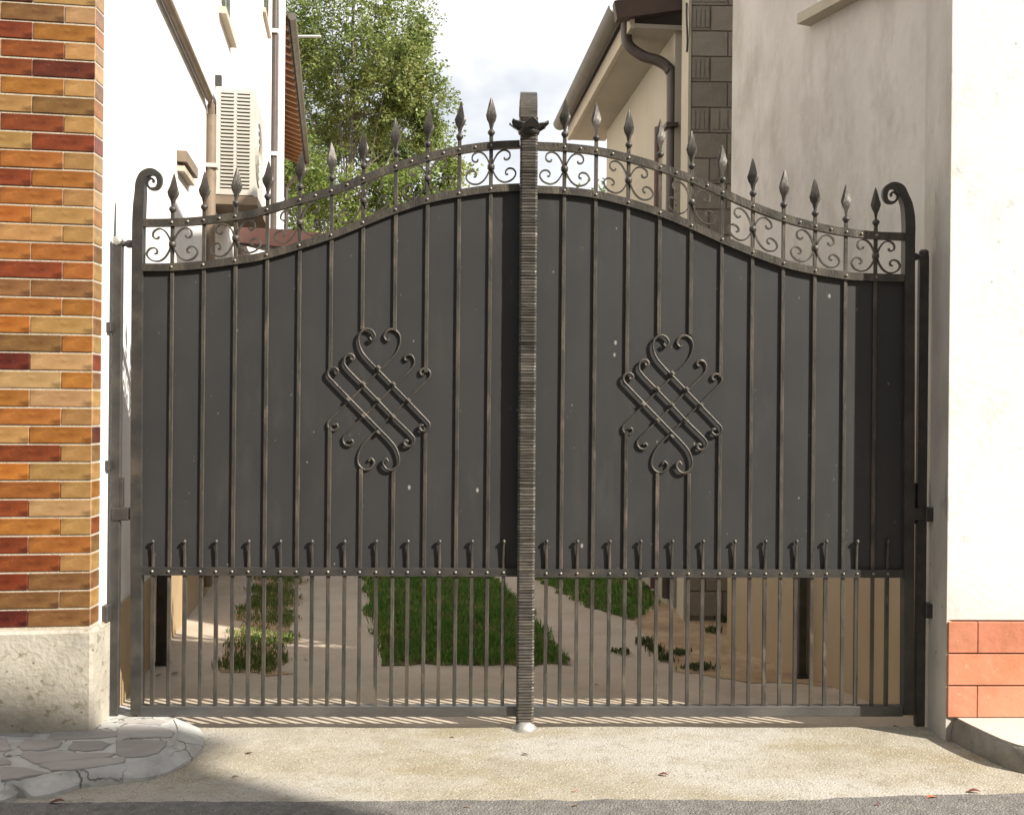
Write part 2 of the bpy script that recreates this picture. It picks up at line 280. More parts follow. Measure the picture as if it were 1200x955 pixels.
M['ochre'] = mat('ochre_render', [(.42, .29, .12), (.50, .36, .17)], scale=2, rough=.9)
M['white_pvc'] = mat('white_pipe_paint', [(.66, .66, .66), (.74, .74, .74)], scale=4, rough=.45)
M['leaf_red'] = mat('dry_red_leaf', [(.12, .03, .03), (.2, .06, .045)], scale=20, rough=.7)
M['leaf_org'] = mat('dry_orange_leaf', [(.42, .13, .06), (.55, .2, .1)], scale=20, rough=.7)
M['leaf_brn'] = mat('dry_brown_leaf', [(.13, .075, .045), (.2, .12, .07)], scale=20, rough=.7)

# ================================================================== the ground
def sheet(name, poly, z, m, kind='structure', sub=0):
    b = MB(); n = len(poly); b.add([(p[0], p[1], z) for p in poly], [tuple(range(n))]); o = b.obj(name, m)
    return tag(o, kind=kind)
g = MB(); g.add([(-900, -900, -.09), (900, -900, -.09), (900, 900, -.09), (-900, 900, -.09)], [(0, 1, 2, 3)])
tag(g.obj('ground', M['earth']), kind='structure')
# driveway apron: gentle dome between the two pavements, gridded so the surface undulates a little
def hz(x, y): return .006 * noise.noise(Vector((x * 1.3, y * 1.3, 0))) + .003 * noise.noise(Vector((x * 5, y * 5, 2)))
def gridsheet(name, x0, x1, y0, y1, nx, ny, zf, m, thick=0):
    b = MB(); v = []
    for j in range(ny + 1):
        for i in range(nx + 1):
            x = x0 + (x1 - x0) * i / nx; t = j / ny
            ya = y0(x) if callable(y0) else y0; yb = y1(x) if callable(y1) else y1
            y = ya + (yb - ya) * t; v.append((x, y, zf(x, y)))
    f = [(j * (nx + 1) + i, j * (nx + 1) + i + 1, (j + 1) * (nx + 1) + i + 1, (j + 1) * (nx + 1) + i) for j in range(ny) for i in range(nx)]
    if thick:                                             # skirt round the edge
        ring = [i for i in range(nx + 1)] + [(j + 1) * (nx + 1) + nx for j in range(ny)] + [ny * (nx + 1) + i for i in range(nx - 1, -1, -1)] + [j * (nx + 1) for j in range(ny - 1, 0, -1)]
        o = len(v); v += [(v[k][0], v[k][1], v[k][2] - thick) for k in ring]; n = len(ring)
        f += [(ring[(k + 1) % n], ring[k], o + k, o + (k + 1) % n) for k in range(n)]
    b.add(v, f); return b.obj(name, m, smooth=40)
yr = gnd(600, 938)[1]                                     # where the asphalt begins
def roadedge(x): return yr + .03 * noise.noise(Vector((x * 1.7, 4, 0))) + .018 * noise.noise(Vector((x * 9, 1, 0))) + .010 * noise.noise(Vector((x * 31, 1, 0))) + (.05 * max(0, x - .9))
tag(gridsheet('driveway_apron', -3.2, 3.2, lambda x: roadedge(x) - .05, -.012, 90, 34, lambda x, y: hz(x, y) - .005 * max(0, -y), M['apron'], .07), kind='structure')
tag(gridsheet('road', -16, 16, lambda x: -7.0, roadedge, 900, 24, lambda x, y: -.006 + .4 * hz(x, y) + .012 * min(1, max(0, y + 1.5)), M['asphalt'], .05), kind='structure')
# the yard behind the gate, a finger lower than the apron
tag(gridsheet('yard_paving', -9, 5.5, lambda x: -.006, 26, 40, 90, lambda x, y: -.018 + hz(x, y) * .12, M['yard']), kind='structure')
def patch(name, pts, m, z, edge=.03, seed=0):
    P = [Vector((*gnd(*p), 0)) if not isinstance(p, Vector) else p for p in pts]; out = []
    for i, p in enumerate(P):
        q = P[(i + 1) % len(P)]; n = max(2, int((q - p).length / .06)); n = min(n, 60)
        for k in range(n):
            a = p.lerp(q, k / n); w = edge * noise.noise(Vector((a.x * 7 + seed, a.y * 7, 0))); d = (q - p).normalized(); out.append((a.x - d.y * w, a.y + d.x * w))
    return out, sheet(name, out, z, m)
def far(px, Z): return W((px - 600) / F * Z, Z)
mid, _ = patch('grass_bed', [(447, 776), (664, 776), (620, 716), (577, 676), far(470, 15), far(405, 15), (427, 676), (436, 720)], M['sod'], -.0150, .07, 3)
lef, _ = patch('grass_bed', [(256, 786), (330, 786), (338, 740), (352, 678), far(388, 14), far(366, 14), (300, 678), (275, 730)], M['earth'], -.0150, .14, 9)
rig, _ = patch('grass_bed', [(640, 682), (690, 708), (742, 724), (770, 700), (772, 676), far(560, 15), far(500, 15)], M['sod'], -.0146, .09, 5)
dirt, _ = patch('earth_bed', [(742, 724), (790, 782), (880, 796), (985, 800), (960, 740), (880, 700), (840, 676), far(600, 14), (772, 676)], M['earth'], -.0152, .05, 6)
def inside(p, poly):
    c = False; j = len(poly) - 1
    for i in range(len(poly)):
        if (poly[i][1] > p[1]) != (poly[j][1] > p[1]) and p[0] < (poly[j][0] - poly[i][0]) * (p[1] - poly[i][1]) / (poly[j][1] - poly[i][1] + 1e-12) + poly[i][0]: c = not c
        j = i
    return c
def blades(b, x, y, n, h, spread, wid=.0042):
    for _ in range(n):
        a = rnd.random() * 6.283; px_, py_ = x + rnd.gauss(0, spread), y + rnd.gauss(0, spread); hh = h * rnd.uniform(.45, 1.15); ln_ = hh * rnd.uniform(.1, .8); ca, sa = math.cos(a), math.sin(a); w = wid * rnd.uniform(.6, 1.3); r2 = rnd.random() * 6.283; cx, sy = math.cos(r2) * w, math.sin(r2) * w
        b.add([(px_ - cx, py_ - sy, -.01), (px_ + cx, py_ + sy, -.01), (px_ + ca * ln_ * .4 + cx * .6, py_ + sa * ln_ * .4 + sy * .6, hh * .6), (px_ + ca * ln_, py_ + sa * ln_, hh)], [(0, 1, 2), (0, 2, 3)])
def lawn(poly, dens, h, thin=0.0, m='grass', label=''):
    b = MB(); xs = [p[0] for p in poly]; ys = [p[1] for p in poly]; x0, x1, y0, y1 = min(xs), max(xs), min(ys), max(ys)
    n = int((x1 - x0) * (y1 - y0) * dens)
    for _ in range(n):
        x = rnd.uniform(x0, x1); y = rnd.uniform(y0, y1)
        if not inside((x, y), poly) or (y > 4.2 and rnd.random() < .75): continue
        if noise.noise(Vector((x * 3.1, y * 3.1, 5))) + rnd.uniform(-.55, .55) < thin - .5: continue
        blades(b, x, y, 3, h * (1 + .5 * noise.noise(Vector((x * 4, y * 4, 1)))), .02)
    o = b.obj('grass', M[m]); return tag(o, label, 'grass', kind='stuff')
lawn(mid, 3400, .034, .16, label='long strip of green grass between the two wheel tracks of the yard')
lawn(lef, 3200, .020, .56, 'dry', label='thin patchy grass beside the left house in the yard')
lawn(rig, 3200, .032, .18, label='green grass on the right of the yard behind the gate')
wspots = [(755, 752, .11), (768, 760, .09), (780, 770, .08), (812, 780, .05), (826, 780, .05), (849, 726, .12), (835, 738, .07), (742, 700, .1), (762, 690, .1), (795, 764, .06), (1040, 818, .06), (728, 762, .05)]
for i, (px_, py_, h) in enumerate(wspots):
    b = MB(); x, y = gnd(px_, py_); blades(b, x, y, 90, h * .38, .030, .006)
    lab = ['tall dark weed at the edge of the wheel track and the earth bed', 'weed tuft just right of the tall weed at the track edge', 'weed tuft low on the earth bed, third along the track edge', 'left of the two flat weeds at the near end of the earth bed', 'right of the two flat weeds at the near end of the earth bed',
           'upright weed tuft growing in front of the right house wall', 'small weed just left of the upright tuft by the right wall', 'weed tuft at the corner of the right grass, nearer one', 'weed tuft at the corner of the right grass, farther one', 'thin weed in the middle of the bare earth', 'small weed under the bottom rail at the right gate post', 'tiny weed in the paving beside the wheel track'][i]
    tag(b.obj('weed', M['weed']), lab, 'weed', 'weeds in the yard')

# ---------------------------------------------------------------- left pavement: cracked cement band with flagstones let in
def wob(pts, z0, amp=.012, seed=0, n=5):
    return [Vector((*gnd(px_, py_, z0), 0)) + Vector((amp * noise.noise(Vector((px_ * .05, py_ * .05, seed))), amp * noise.noise(Vector((px_ * .05, py_ * .05, seed + 9))), 0)) for px_, py_ in pts]
ZP = .055
outer = [(-160, 968), (-60, 954), (0, 941), (25, 931), (45, 935), (70, 929), (95, 922), (125, 918), (160, 915), (195, 907), (222, 893), (238, 877), (240, 864), (228, 852), (214, 843)]
inner_ = [(-160, 930), (-60, 916), (0, 913), (30, 908), (60, 906), (95, 902), (125, 897), (160, 891), (185, 884), (200, 874), (208, 864), (208, 852), (203, 841)]
b = MB(); oo = catmull([Vector((*gnd(p[0], p[1], 0), 0)) for p in outer], 4); ii = catmull([Vector((*gnd(p[0], p[1], ZP), 0)) for p in inner_], 5)
def resample(P, n):
    d = [0]
    for a, c in zip(P, P[1:]): d.append(d[-1] + (c - a).length)
    out = []; j = 0
    for k in range(n):
        t = d[-1] * k / (n - 1)
        while j < len(P) - 2 and d[j + 1] < t: j += 1
        out.append(P[j].lerp(P[j + 1], (t - d[j]) / max(1e-9, d[j + 1] - d[j])))
    return out
NB = 70; oo = resample(oo, NB); ii = resample(ii, NB)
rows = 6; v = []
for k in range(NB):
    for r in range(rows + 1):
        t = 0 if r < 2 else (r - 1) / (rows - 1); p = oo[k].lerp(ii[k], t + (.02 if r == 1 else 0)); z = -.03 if r == 0 else .010 + (ZP - .010) * ((r - 1) / (rows - 1)) ** .9
        p = p + Vector((.022 * noise.noise(Vector((p.x * 9, p.y * 9, 3))), .022 * noise.noise(Vector((p.x * 9, p.y * 9, 7))), 0)) * (1 - t)
        v.append((p.x, p.y, z + (.006 if 0 < r < rows else .002) * noise.noise(Vector((p.x * 11, p.y * 11, 0)))))
b.add(v, [(k * (rows + 1) + r, (k + 1) * (rows + 1) + r, (k + 1) * (rows + 1) + r + 1, k * (rows + 1) + r + 1) for k in range(NB - 1) for r in range(rows)])
pave = tag(b.obj('left_pavement', M['band'], smooth=28), kind='structure')
bb_ = MB(); poly = [(p.x, p.y) for p in ii] + [gnd(160, 826, ZP), gnd(-160, 826, ZP)]
bb_.prism(poly, -.03, ZP - .004); bed = bb_.obj('mortar_bed', M['band'], pave)
def crackline(pts, w):
    c = MB(); P = resample(catmull([Vector((*gnd(*p, .03), 0)) for p in pts], 4), 22)
    return P
stones = [[(52, 866), (60, 857), (92, 853.5), (142, 855.5), (146, 861), (120, 864.5), (75, 866)],
          [(18, 874), (28, 866), (62, 866.5), (74, 869), (70, 875), (52, 879), (25, 879)],
          [(78, 877), (84, 868), (118, 867.5), (130, 871), (122, 878), (98, 880)],
          [(20, 885), (24, 880.5), (80, 882), (140, 882.5), (128, 887.5), (82, 891.5), (40, 895)],
          [(42, 896), (62, 893), (104, 889.5), (150, 886.5), (148, 893), (122, 898), (90, 902), (58, 903)],
          [(134, 870), (136, 852), (160, 848.5), (190, 852), (206, 856.5), (203, 863), (196, 864), (150, 864)],
          [(135, 884), (134, 866), (172, 866), (198, 867), (196, 873), (186, 882), (168, 886.5), (148, 887)],
          [(0, 914), (0, 898), (28, 899), (62, 906), (40, 908.5), (22, 912)],
          [(-60, 916), (-58, 893), (-20, 886), (12, 889), (14, 895), (-6, 896), (-5, 911), (-30, 913)],
          [(-70, 884), (-62, 864), (-20, 862), (8, 864), (13, 872), (14, 878), (-10, 882)],
          [(-60, 860), (-40, 853), (20, 853), (44, 856), (40, 862), (0, 861)],
          [(136, 846), (150, 842.5), (190, 843), (200, 847), (190, 849), (160, 846.5)]]
for st in stones:
    P = [Vector((*gnd(x, y, ZP), 0)) for x, y in st]; P = [q for a_, b2_ in zip(P, P[1:] + P[:1]) for q in (a_, a_.lerp(b2_, .33) + Vector((rnd.uniform(-.004, .004), rnd.uniform(-.006, .006), 0)), a_.lerp(b2_, .66) + Vector((rnd.uniform(-.004, .004), rnd.uniform(-.006, .006), 0)))]
    c = sum(P, Vector()) / len(P); P = [c + (q - c) * .95 for q in P]; s = MB(); zt = ZP + rnd.uniform(.001, .006)
    s.prism([(p.x, p.y) for p in P], ZP - .02, lambda x, y, c=c, zt=zt: zt); s.obj('flagstone', M['flag'], pave, bevel=.003)

# ---------------------------------------------------------------- right pavement, kerb swinging round the house corner
ZK = .10
kp = [(1112.5, 838), (1122, 842.5), (1135, 849), (1157, 859.5), (1178, 868.5), (1204, 876), (1260, 884), (1400, 890)]
KO = resample(catmull([Vector((*gnd(x, y, ZK), 0)) for x, y in kp], 5), 46)
cor = W(1.893, 4.30)
wall_back = [(8.0, KO[0].y + .02), (KO[0].x, KO[0].y + .02)]
b = MB(); top = [];
nn_ = len(KO); v = []
for k, p in enumerate(KO):
    t = (KO[min(k + 1, nn_ - 1)] - KO[max(k - 1, 0)]).normalized(); q = Vector((-t.y, t.x, 0))
    if q.y < 0: q = -q
    jit = .006 * noise.noise(Vector((p.x * 14, p.y * 14, 0)))
    v += [tuple(p - q * .022 + Vector((0, 0, -.04))), tuple(p - q * (.014 + jit) + Vector((0, 0, .045))), tuple(p - q * (.006 + jit) + Vector((0, 0, ZK - .014))), tuple(p + q * .004 + Vector((0, 0, ZK))), tuple(p + q * .06 + Vector((0, 0, ZK + .001)))]
b.add(v, [(k * 5 + r, (k + 1) * 5 + r, (k + 1) * 5 + r + 1, k * 5 + r + 1) for k in range(nn_ - 1) for r in range(4)])
rp_ = tag(b.obj('right_pavement', M['kerb'], smooth=50), kind='structure')
b = MB(); poly = [(p[0], p[1]) for p in [v[k * 5 + 3] for k in range(nn_)]] + [(8.0, .6), (KO[0].x + .015, .6)]
b.prism(poly, -.05, ZK + .004); b.obj('paving_slab', M['slab'], rp_)

# ================================================================== left house (turned a little to the gate)
LD = Vector((-0.165, 1, 0)).normalized()
def LH(s, o, z=0.0):                                      # s metres back along the wall, o metres out from it towards the drive
    Z0 = 4.36; X0 = -1.10 - .165 * Z0
    X = X0 + LD.x * s + LD.y * o; Z = Z0 + LD.y * s - LD.x * o
    return W(X, Z, z)
def lhb(b, s0, s1, o0, o1, z0, z1):
    c = [LH(s0, o0, z0), LH(s0, o1, z0), LH(s1, o1, z0), LH(s1, o0, z0)]
    c = c + [Vector((p.x, p.y, z1)) for p in c]
    return b.add(c, [(0, 3, 2, 1), (4, 5, 6, 7), (0, 1, 5, 4), (1, 2, 6, 5), (2, 3, 7, 6), (3, 0, 4, 7)])
lh = thing('house', 'white plastered house on the left of the gate with brown drain pipe', 'house', LH(0, 0))
HL = 10.8
lhb(MB(), .0, HL, -6, 0, -.1, 8.6).obj('wall', M['white_house'], lh)
lhb(MB(), .10, HL, -.02, .018, -.1, .47).obj('plinth', M['tan_plinth'], lh)
pr = MB(); e0, e1 = -.4, HL + .35
a, c, d, e = LH(e0, .45, 8.62), LH(e1, .45, 8.62), LH(e1, -6.4, 8.62), LH(e0, -6.4, 8.62); r0, r1 = LH(e0, -3, 10.2), LH(e1, -3, 10.2)
pr.add([a, c, d, e, r0, r1], [(0, 1, 5, 4), (2, 3, 4, 5), (0, 4, 3), (1, 2, 5), (0, 3, 2, 1)]).obj('roof', M['redtile'], lh)
# drain pipe: runs level along the wall, then drops
def lpts(l): return [LH(s, o, z) for s, o, z in l]
MB().sweep(lpts([(-.1, .035, 3.79), (1.4, .035, 3.77), (3.18, .035, 3.75), (3.27, .035, 3.72), (3.31, .035, 3.64)]), .058, .058, round_=12).obj('drain_pipe', M['tan_pipe'], lh, smooth=60)
MB().sweep(lpts([(3.31, .035, 3.66), (3.31, .035, 2.2), (3.31, .035, .05)]), .075, .075, round_=12).obj('drain_pipe', M['tan_pipe'], lh, smooth=60)
MB().sweep(lpts([(3.42, .03, 3.62), (3.44, .045, 3.2), (3.40, .03, 2.6), (3.42, .03, 2.0)]), .028, .028, round_=8).obj('cable_conduit', M['brown_pipe'], lh, smooth=60)
for zc in (3.25, 1.9): lhb(MB(), 3.26, 3.36, 0, .085, zc, zc + .03).obj('pipe_clamp', M['ac'], lh)
# brown pipe and white pipe near the far corner
MB().sweep(lpts([(9.6, .04, 8.3), (9.6, .04, 4.2), (9.6, .04, .1)]), .075, .075, round_=10).obj('drain_pipe', M['brown_pipe'], lh, smooth=60)
for zc in (6.6, 4.9, 3.6): lhb(MB(), 9.54, 9.66, 0, .09, zc, zc + .05).obj('pipe_clamp', M['white_pvc'], lh)
MB().sweep(lpts([(10.7, .06, 8.3), (10.7, .06, .1)]), .10, .10, round_=10).obj('drain_pipe', M['white_pvc'], lh, smooth=60)
# windows with sills
def lwin(s0, s1, z0, z1, sill=.10, deep=.03):
    f = lhb(MB(), s0, s1, -.12, .006, z0, z1).obj('window', M['white_pvc'], lh)
    for q in range(2):
        w = (s1 - s0 - .18) / 2; a0 = s0 + .06 + q * (w + .06)
        p = lhb(MB(), a0, a0 + w, .004, .010, z0 + .07, z1 - .07).obj('pane', M['glass']); child(p, f)
    lhb(MB(), s0 - .06, s1 + .06, 0, sill, z0 - .055, z0).obj('sill', M['fascia'], lh)
lwin(4.0, 4.7, 4.74, 6.2, .06)
lhb(MB(), 1.98, 2.46, 0, .062, 2.98, 3.05).obj('ledge', M['tan_pipe'], lh); lhb(MB(), 2.0, 2.44, 0, .045, 2.925, 2.96).obj('ledge', M['fascia'], lh)
lwin(8.1, 8.9, 6.35, 7.7, .04)
lhb(MB(), 3.75, 3.80, 0, .05, 4.03, 4.11).obj('cable_conduit', M['black'], lh)

# air conditioner on the wall
ac = thing('air_conditioner', 'off-white outdoor air conditioner unit with slatted end on the left house wall', 'air conditioner', LH(3.62, 0, 3.0))
s0, s1, o0, o1, z0, z1 = 3.62, 4.50, .03, .325, 3.115, 3.97
lhb(MB(), s0 + .02, s1, o0, o1, z0, z1).obj('casing', M['ac'], ac, bevel=.012)
lhb(MB(), s0 + .012, s0 + .021, o0 + .03, o1 - .03, z0 + .05, z1 - .04).obj('coil', M['ac_in'], ac)
for cx in (o0, (o0 + o1) / 2 - .013, o1 - .035): lhb(MB(), s0, s0 + .03, cx, cx + (.035 if cx != (o0 + o1) / 2 - .013 else .026), z0 + .004, z1 - .004).obj('frame_bar', M['ac'], ac)
for za, zb in ((z0 + .003, z0 + .05), (z1 - .04, z1 - .003)): lhb(MB(), s0 + .001, s0 + .03, o0 + .036, o1 - .036, za, zb).obj('frame_bar', M['ac'], ac)
ns = 26
sl = lhb(MB(), -.004, .014, 0, .107, -.0075, .0075)
org = LH(0, 0, 0); sl.v = [(p[0] - org.x, p[1] - org.y, p[2]) for p in sl.v]; slm = sl.mesh('slat', M['ac'])
for k in range(ns):
    for cx in (o0 + .036, (o0 + o1) / 2 + .012):
        link('slat', slm, ac, LH(s0, cx, z0 + .068 + k * (z1 - z0 - .13) / (ns - 1)) - ac.location)
# fan grille on the side facing the drive
fan = MB(); cc = LH(s0 + .36, o1 + .006, z0 + .42); ax = (LH(0, 1) - LH(0, 0)).normalized(); ua = LD.copy(); ua = (LH(1, 0) - LH(0, 0)).normalized()
for rr in (.08, .14, .20, .26): fan.sweep([cc + ua * rr * math.cos(t * .2618) + Vector((0, 0, rr * math.sin(t * .2618))) for t in range(25)], .012, .012, side=ax)
fan.obj('fan_grille', M['ac'], ac)
lhb(MB(), s0 - .06, s1 + .1, .0, .36, z0 - .085, z0 - .018).obj('support_shelf', M['tan_pipe'], ac)
for sx in (s0 + .12, s1 - .14): lhb(MB(), sx, sx + .06, .05, .3, z0 - .018, z0 + .002).obj('rubber_foot', M['black'], ac)
lhb(MB(), s1 + .0, s1 + .1, .2, .3, z0 + .12, z0 + .25).obj('valve_cover', M['tan_pipe'], ac)

# ---------------------------------------------------------------- glazed brick pier in front of the left house
PO = Vector((-1.792, 4.25, 0)); PU = Vector((1, .150, 0)).normalized(); PD = Vector((-.045, 1, 0)).normalized()
def PI(u, d, z=0.0):                                      # u metres right of the pier corner (negative = left), d metres deep
    X = PO.x + PU.x * u + PD.x * d; Z = PO.y + PU.y * u + PD.y * d
    return W(X, Z, z)
def pib(b, u0, u1, d0, d1, z0, z1, rel=None):
    c = [PI(u0, d0, z0), PI(u1, d0, z0), PI(u1, d1, z0), PI(u0, d1, z0)]; c = c + [Vector((p.x, p.y, z1)) for p in c]
    if rel is not None: c = [p - rel for p in c]
    return b.add(c, [(0, 3, 2, 1), (4, 5, 6, 7), (0, 1, 5, 4), (1, 2, 6, 5), (2, 3, 7, 6), (3, 0, 4, 7)])
def zat(px, py, P):                                       # height of the image point on an upright through plan point P
    d = ray(px, py); t = (Vector((P.x, P.y, 0)) - Vector((CAM.x, CAM.y, 0))).dot(fw); return CAM.z + d.z * t / d.dot(fw)
zb = zat(110, 734, PI(0, 0)); zt = zat(113, 9, PI(0, 0)); pitch = (zb - 0) * 0 + (zt - zb) / 34.0
bp = thing('brick_pier', 'glazed brick pier in yellow orange and dark red at the left of the gate', 'pier', PI(-.3, .05))
pib(MB(), -.84, -.0022, .0022, .095, zb - .02, zb + pitch * 38).obj('mortar_core', M['mortar'], bp)
rows_ = {0: 'BDT', 1: 'TBY', 2: 'RRO', 3: 'ORT', 4: 'RRD', 5: 'OOT', 6: 'TTB', 7: 'TRT', 8: 'OTR', 9: 'ROT', 10: 'RRO', 11: 'DOT', 12: 'GGT', 13: 'OTT', 14: 'OOO', 15: 'ORO', 16: 'BBB', 17: 'OOO', 18: 'GGT', 19: 'OBO', 20: 'DDY', 21: 'TYO',
         22: 'OOY', 23: 'ROT', 24: 'TTO', 25: 'ORT', 26: 'GGT', 27: 'OOT', 28: 'RRY', 29: 'OOT', 30: 'RRO', 31: 'DRT', 32: 'ORB', 33: 'DBB', 34: 'DDB'}
sidec = 'TBOTYBOTRTBYOTBTTOBTRBTTDBTOTRBTBTB'
BL, JT = .254, .0078; meshes = {}
def brick(kind, u0, u1, d0, d1, z, h, c):
    key = (kind, c); b = meshes.get(key); org = PI(u0, d0, 0)
    if b is None:
        b = pib(MB(), u0, u1, d0, d1, 0, h, rel=org).mesh('brick', M['brick' + c], bevel=.0022); meshes[key] = b
    return link('brick', b, bp, Vector((org.x, org.y, z)) - bp.location)
for r in range(-3, 35):
    z = zb + (34 - r) * pitch + .004; h = pitch - JT; cs = rows_.get(r) or rnd.choice(['OTR', 'TTO', 'ROT'])
    if r % 2 == 0: segs = [(-BL, 0, 2), (-2 * BL, -BL, 1), (-3 * BL, -2 * BL, 0)]
    else: segs = [(-BL / 2, 0, 2), (-1.5 * BL, -BL / 2, 1), (-2.5 * BL, -1.5 * BL, 0), (-3 * BL - .02, -2.5 * BL, 0)]
    for a, c, ci in segs:
        jit = rnd.choice([0, .001, .0015]); brick('%.3f%.3f%.4f' % (a, c, jit), a + (.003 if a > -.8 else 0), c - (.0015 if c == 0 else 0), -.001 - jit, .0045, z, h, cs[ci])
    brick('side', -.035, .0005, .0060, .098, z, h, sidec[r % len(sidec)])
pib(MB(), -.84, .002, .100, .262, zb - .02, zb + pitch * 38).obj('white_jamb', M['white_house'], bp)
# pitted stone base block of the pier
b = MB(); x0, x1, d0, d1 = -.86, .022, -.035, .255
pib(b, x0, x1, d0, d1, -.06, zb - .008)
bs = b.obj('plinth', M['plinth'], bp, bevel=.012)

# ================================================================== right house
A_ = W(1.914, 4.352); B_ = W(1.938, 4.68); C_ = W(1.338, 6.136)
nrm = Vector((1.0, .40, 0)).normalized(); D_ = W(1.333 + 4.2, 6.10 + 1.7); E_ = Vector((A_.x + 6.5, A_.y, 0)); D_ = Vector((E_.x, D_.y, 0))
rh = thing('house', 'beige and white plastered house on the right with orange tiled base', 'house', A_)
HR = 5.75
MB().prism([(A_.x, A_.y + .03), (B_.x, B_.y), (C_.x, C_.y), (D_.x, D_.y), (E_.x, E_.y + .03)], -.1, HR).obj('wall', M['beige'], rh)
MB().prism([(A_.x - .006, A_.y - .002), (A_.x - .004, A_.y + .06), (B_.x - .006, B_.y + .004), (B_.x + .05, B_.y + .02), (B_.x + .05, A_.y + .028)], -.1, HR - .005).obj('pier_render', M['grey_pier'], rh)
zt0 = zat(1114, 727, A_)
MB().box(A_.x, E_.x, A_.y, A_.y + .0295, zt0 + .004, HR).obj('facade', M['white'], rh)
MB().box(A_.x + .004, E_.x, A_.y + .008, A_.y + .0295, .02, zt0 + .004).obj('tile_bed', M['mortar'], rh)
th = (zt0 - ZK - .006) / 3
for r in range(3):
    z = ZK + .008 + r * th; xs = [0, .13 if r != 1 else .36]
    while xs[-1] < 2.2: xs.append(xs[-1] + .46)
    for a, c in zip(xs, xs[1:]):
        MB().box(A_.x + a + (.0015 if a else .0), A_.x + c - .002, A_.y - .009, A_.y + .009, z, z + th - .007).obj('tile', M['tile'], rh, bevel=.0015)
# first-floor sill and window on the side wall
sd_ = (C_ - B_).normalized(); sn = Vector((-sd_.y, sd_.x, 0));  sn = sn if sn.x < 0 else -sn
def RS(t, o, z): p = B_ + sd_ * t + sn * o; return Vector((p.x, p.y, z))
def rsb(b, t0, t1, o0, o1, z0, z1):
    c = [RS(t0, o0, z0), RS(t1, o0, z0), RS(t1, o1, z0), RS(t0, o1, z0)]; c = c + [Vector((p.x, p.y, z1)) for p in c]
    return b.add(c, [(0, 3, 2, 1), (4, 5, 6, 7), (0, 1, 5, 4), (1, 2, 6, 5), (2, 3, 7, 6), (3, 0, 4, 7)])
rsb(MB(), .05, .85, -.02, .085, 3.545, 3.60).obj('sill', M['fascia'], rh)
f = rsb(MB(), .12, .78, -.02, .006, 3.62, 4.9).obj('window', M['white_pvc'], rh)
p = rsb(MB(), .18, .72, .0, .010, 3.68, 4.84).obj('pane', M['glass']); child(p, f)
pr = MB(); ov = .35
q = [(A_.x - ov, A_.y - ov), (E_.x + ov, E_.y - ov), (D_.x + ov, D_.y + ov), (C_.x - ov, C_.y + ov), (B_.x - ov, B_.y)]
ap = (sum(p_[0] for p_ in q) / 5 + .8, sum(p_[1] for p_ in q) / 5)
n = len(q); pr.add([(x, y, HR + .002) for x, y in q] + [(x, y, HR + .12) for x, y in q] + [(ap[0], ap[1], HR + 1.1)], [tuple(range(n - 1, -1, -1))] + [(i, (i + 1) % n, n + (i + 1) % n, n + i) for i in range(n)] + [(n + i, n + (i + 1) % n, 2 * n) for i in range(n)])
pr.obj('roof', M['redtile'], rh)

# ---------------------------------------------------------------- annexe behind the right house
AD = Vector((-0.094, 1, 0)).normalized()
AX, AZ = 1.20, 7.0
def AN(s, o, z=0.0):                                      # s back along its side wall, o out to the left of it
    return W(AX + AD.x * s - AD.y * o, AZ + AD.y * s + AD.x * o, z)
def anb(b, s0, s1, o0, o1, z0, z1):
    c = [AN(s0, o0, z0), AN(s1, o0, z0), AN(s1, o1, z0), AN(s0, o1, z0)]; c = c + [Vector((p.x, p.y, z1)) for p in c]
    return b.add(c, [(0, 3, 2, 1), (4, 5, 6, 7), (0, 1, 5, 4), (1, 2, 6, 5), (2, 3, 7, 6), (3, 0, 4, 7)])
an = thing('annexe', 'cream outbuilding behind the right house with low eaves and brown downpipe', 'outbuilding', AN(0, 0))
anb(MB(), .30, 2.96, -2.6, 0, -.1, 4.22).obj('wall', M['annexe'], an)
# roof, soffit, fascia, gutter
anb(MB(), .26, 3.32, -.05, .31, 4.205, 4.235).obj('soffit', M['soffit'], an)
anb(MB(), .26, 3.32, .312, .345, 4.20, 4.33).obj('fascia', M['fascia'], an)
gu = MB(); pts = []
ga = AN(.34, .42, 4.39); gb = AN(3.36, .42, 4.38)
prof = [(.07 * math.cos(t), .07 * math.sin(t)) for t in [math.pi + k * math.pi / 8 for k in range(9)]]
oax = (AN(0, 1) - AN(0, 0)).normalized(); v = []
for e_ in (ga, gb):
    for x, z in prof: v.append(e_ + oax * x + Vector((0, 0, z)))
    for x, z in prof: v.append(e_ + oax * x * .93 + Vector((0, 0, z * .93 + .002)))
m_ = len(prof); fs = []
for k in range(m_ - 1): fs += [(k, k + 1, 2 * m_ + k + 1, 2 * m_ + k), (m_ + k, 3 * m_ + k, 3 * m_ + k + 1, m_ + k + 1), (k, m_ + k, m_ + k + 1, k + 1), (2 * m_ + k, 2 * m_ + k + 1, 3 * m_ + k + 1, 3 * m_ + k)]
fs += [(0, 2 * m_, 3 * m_, m_), (m_ - 1, 2 * m_ - 1, 4 * m_ - 1, 3 * m_ - 1)]
gu.add(v, fs).obj('gutter', M['gutter'], an, smooth=40)
rf = MB(); a, c, d, e = AN(.24, .36, 4.35), AN(3.36, .36, 4.35), AN(3.36, -2.9, 5.25), AN(.24, -2.9, 5.25)
up_ = Vector((0, 0, .07)); rf.add([a, c, d, e, a + up_, c + up_, d + up_, e + up_], [(0, 3, 2, 1), (4, 5, 6, 7), (0, 1, 5, 4), (1, 2, 6, 5), (2, 3, 7, 6), (3, 0, 4, 7)])
roof = rf.obj('roof', M['wood_dark'], an)
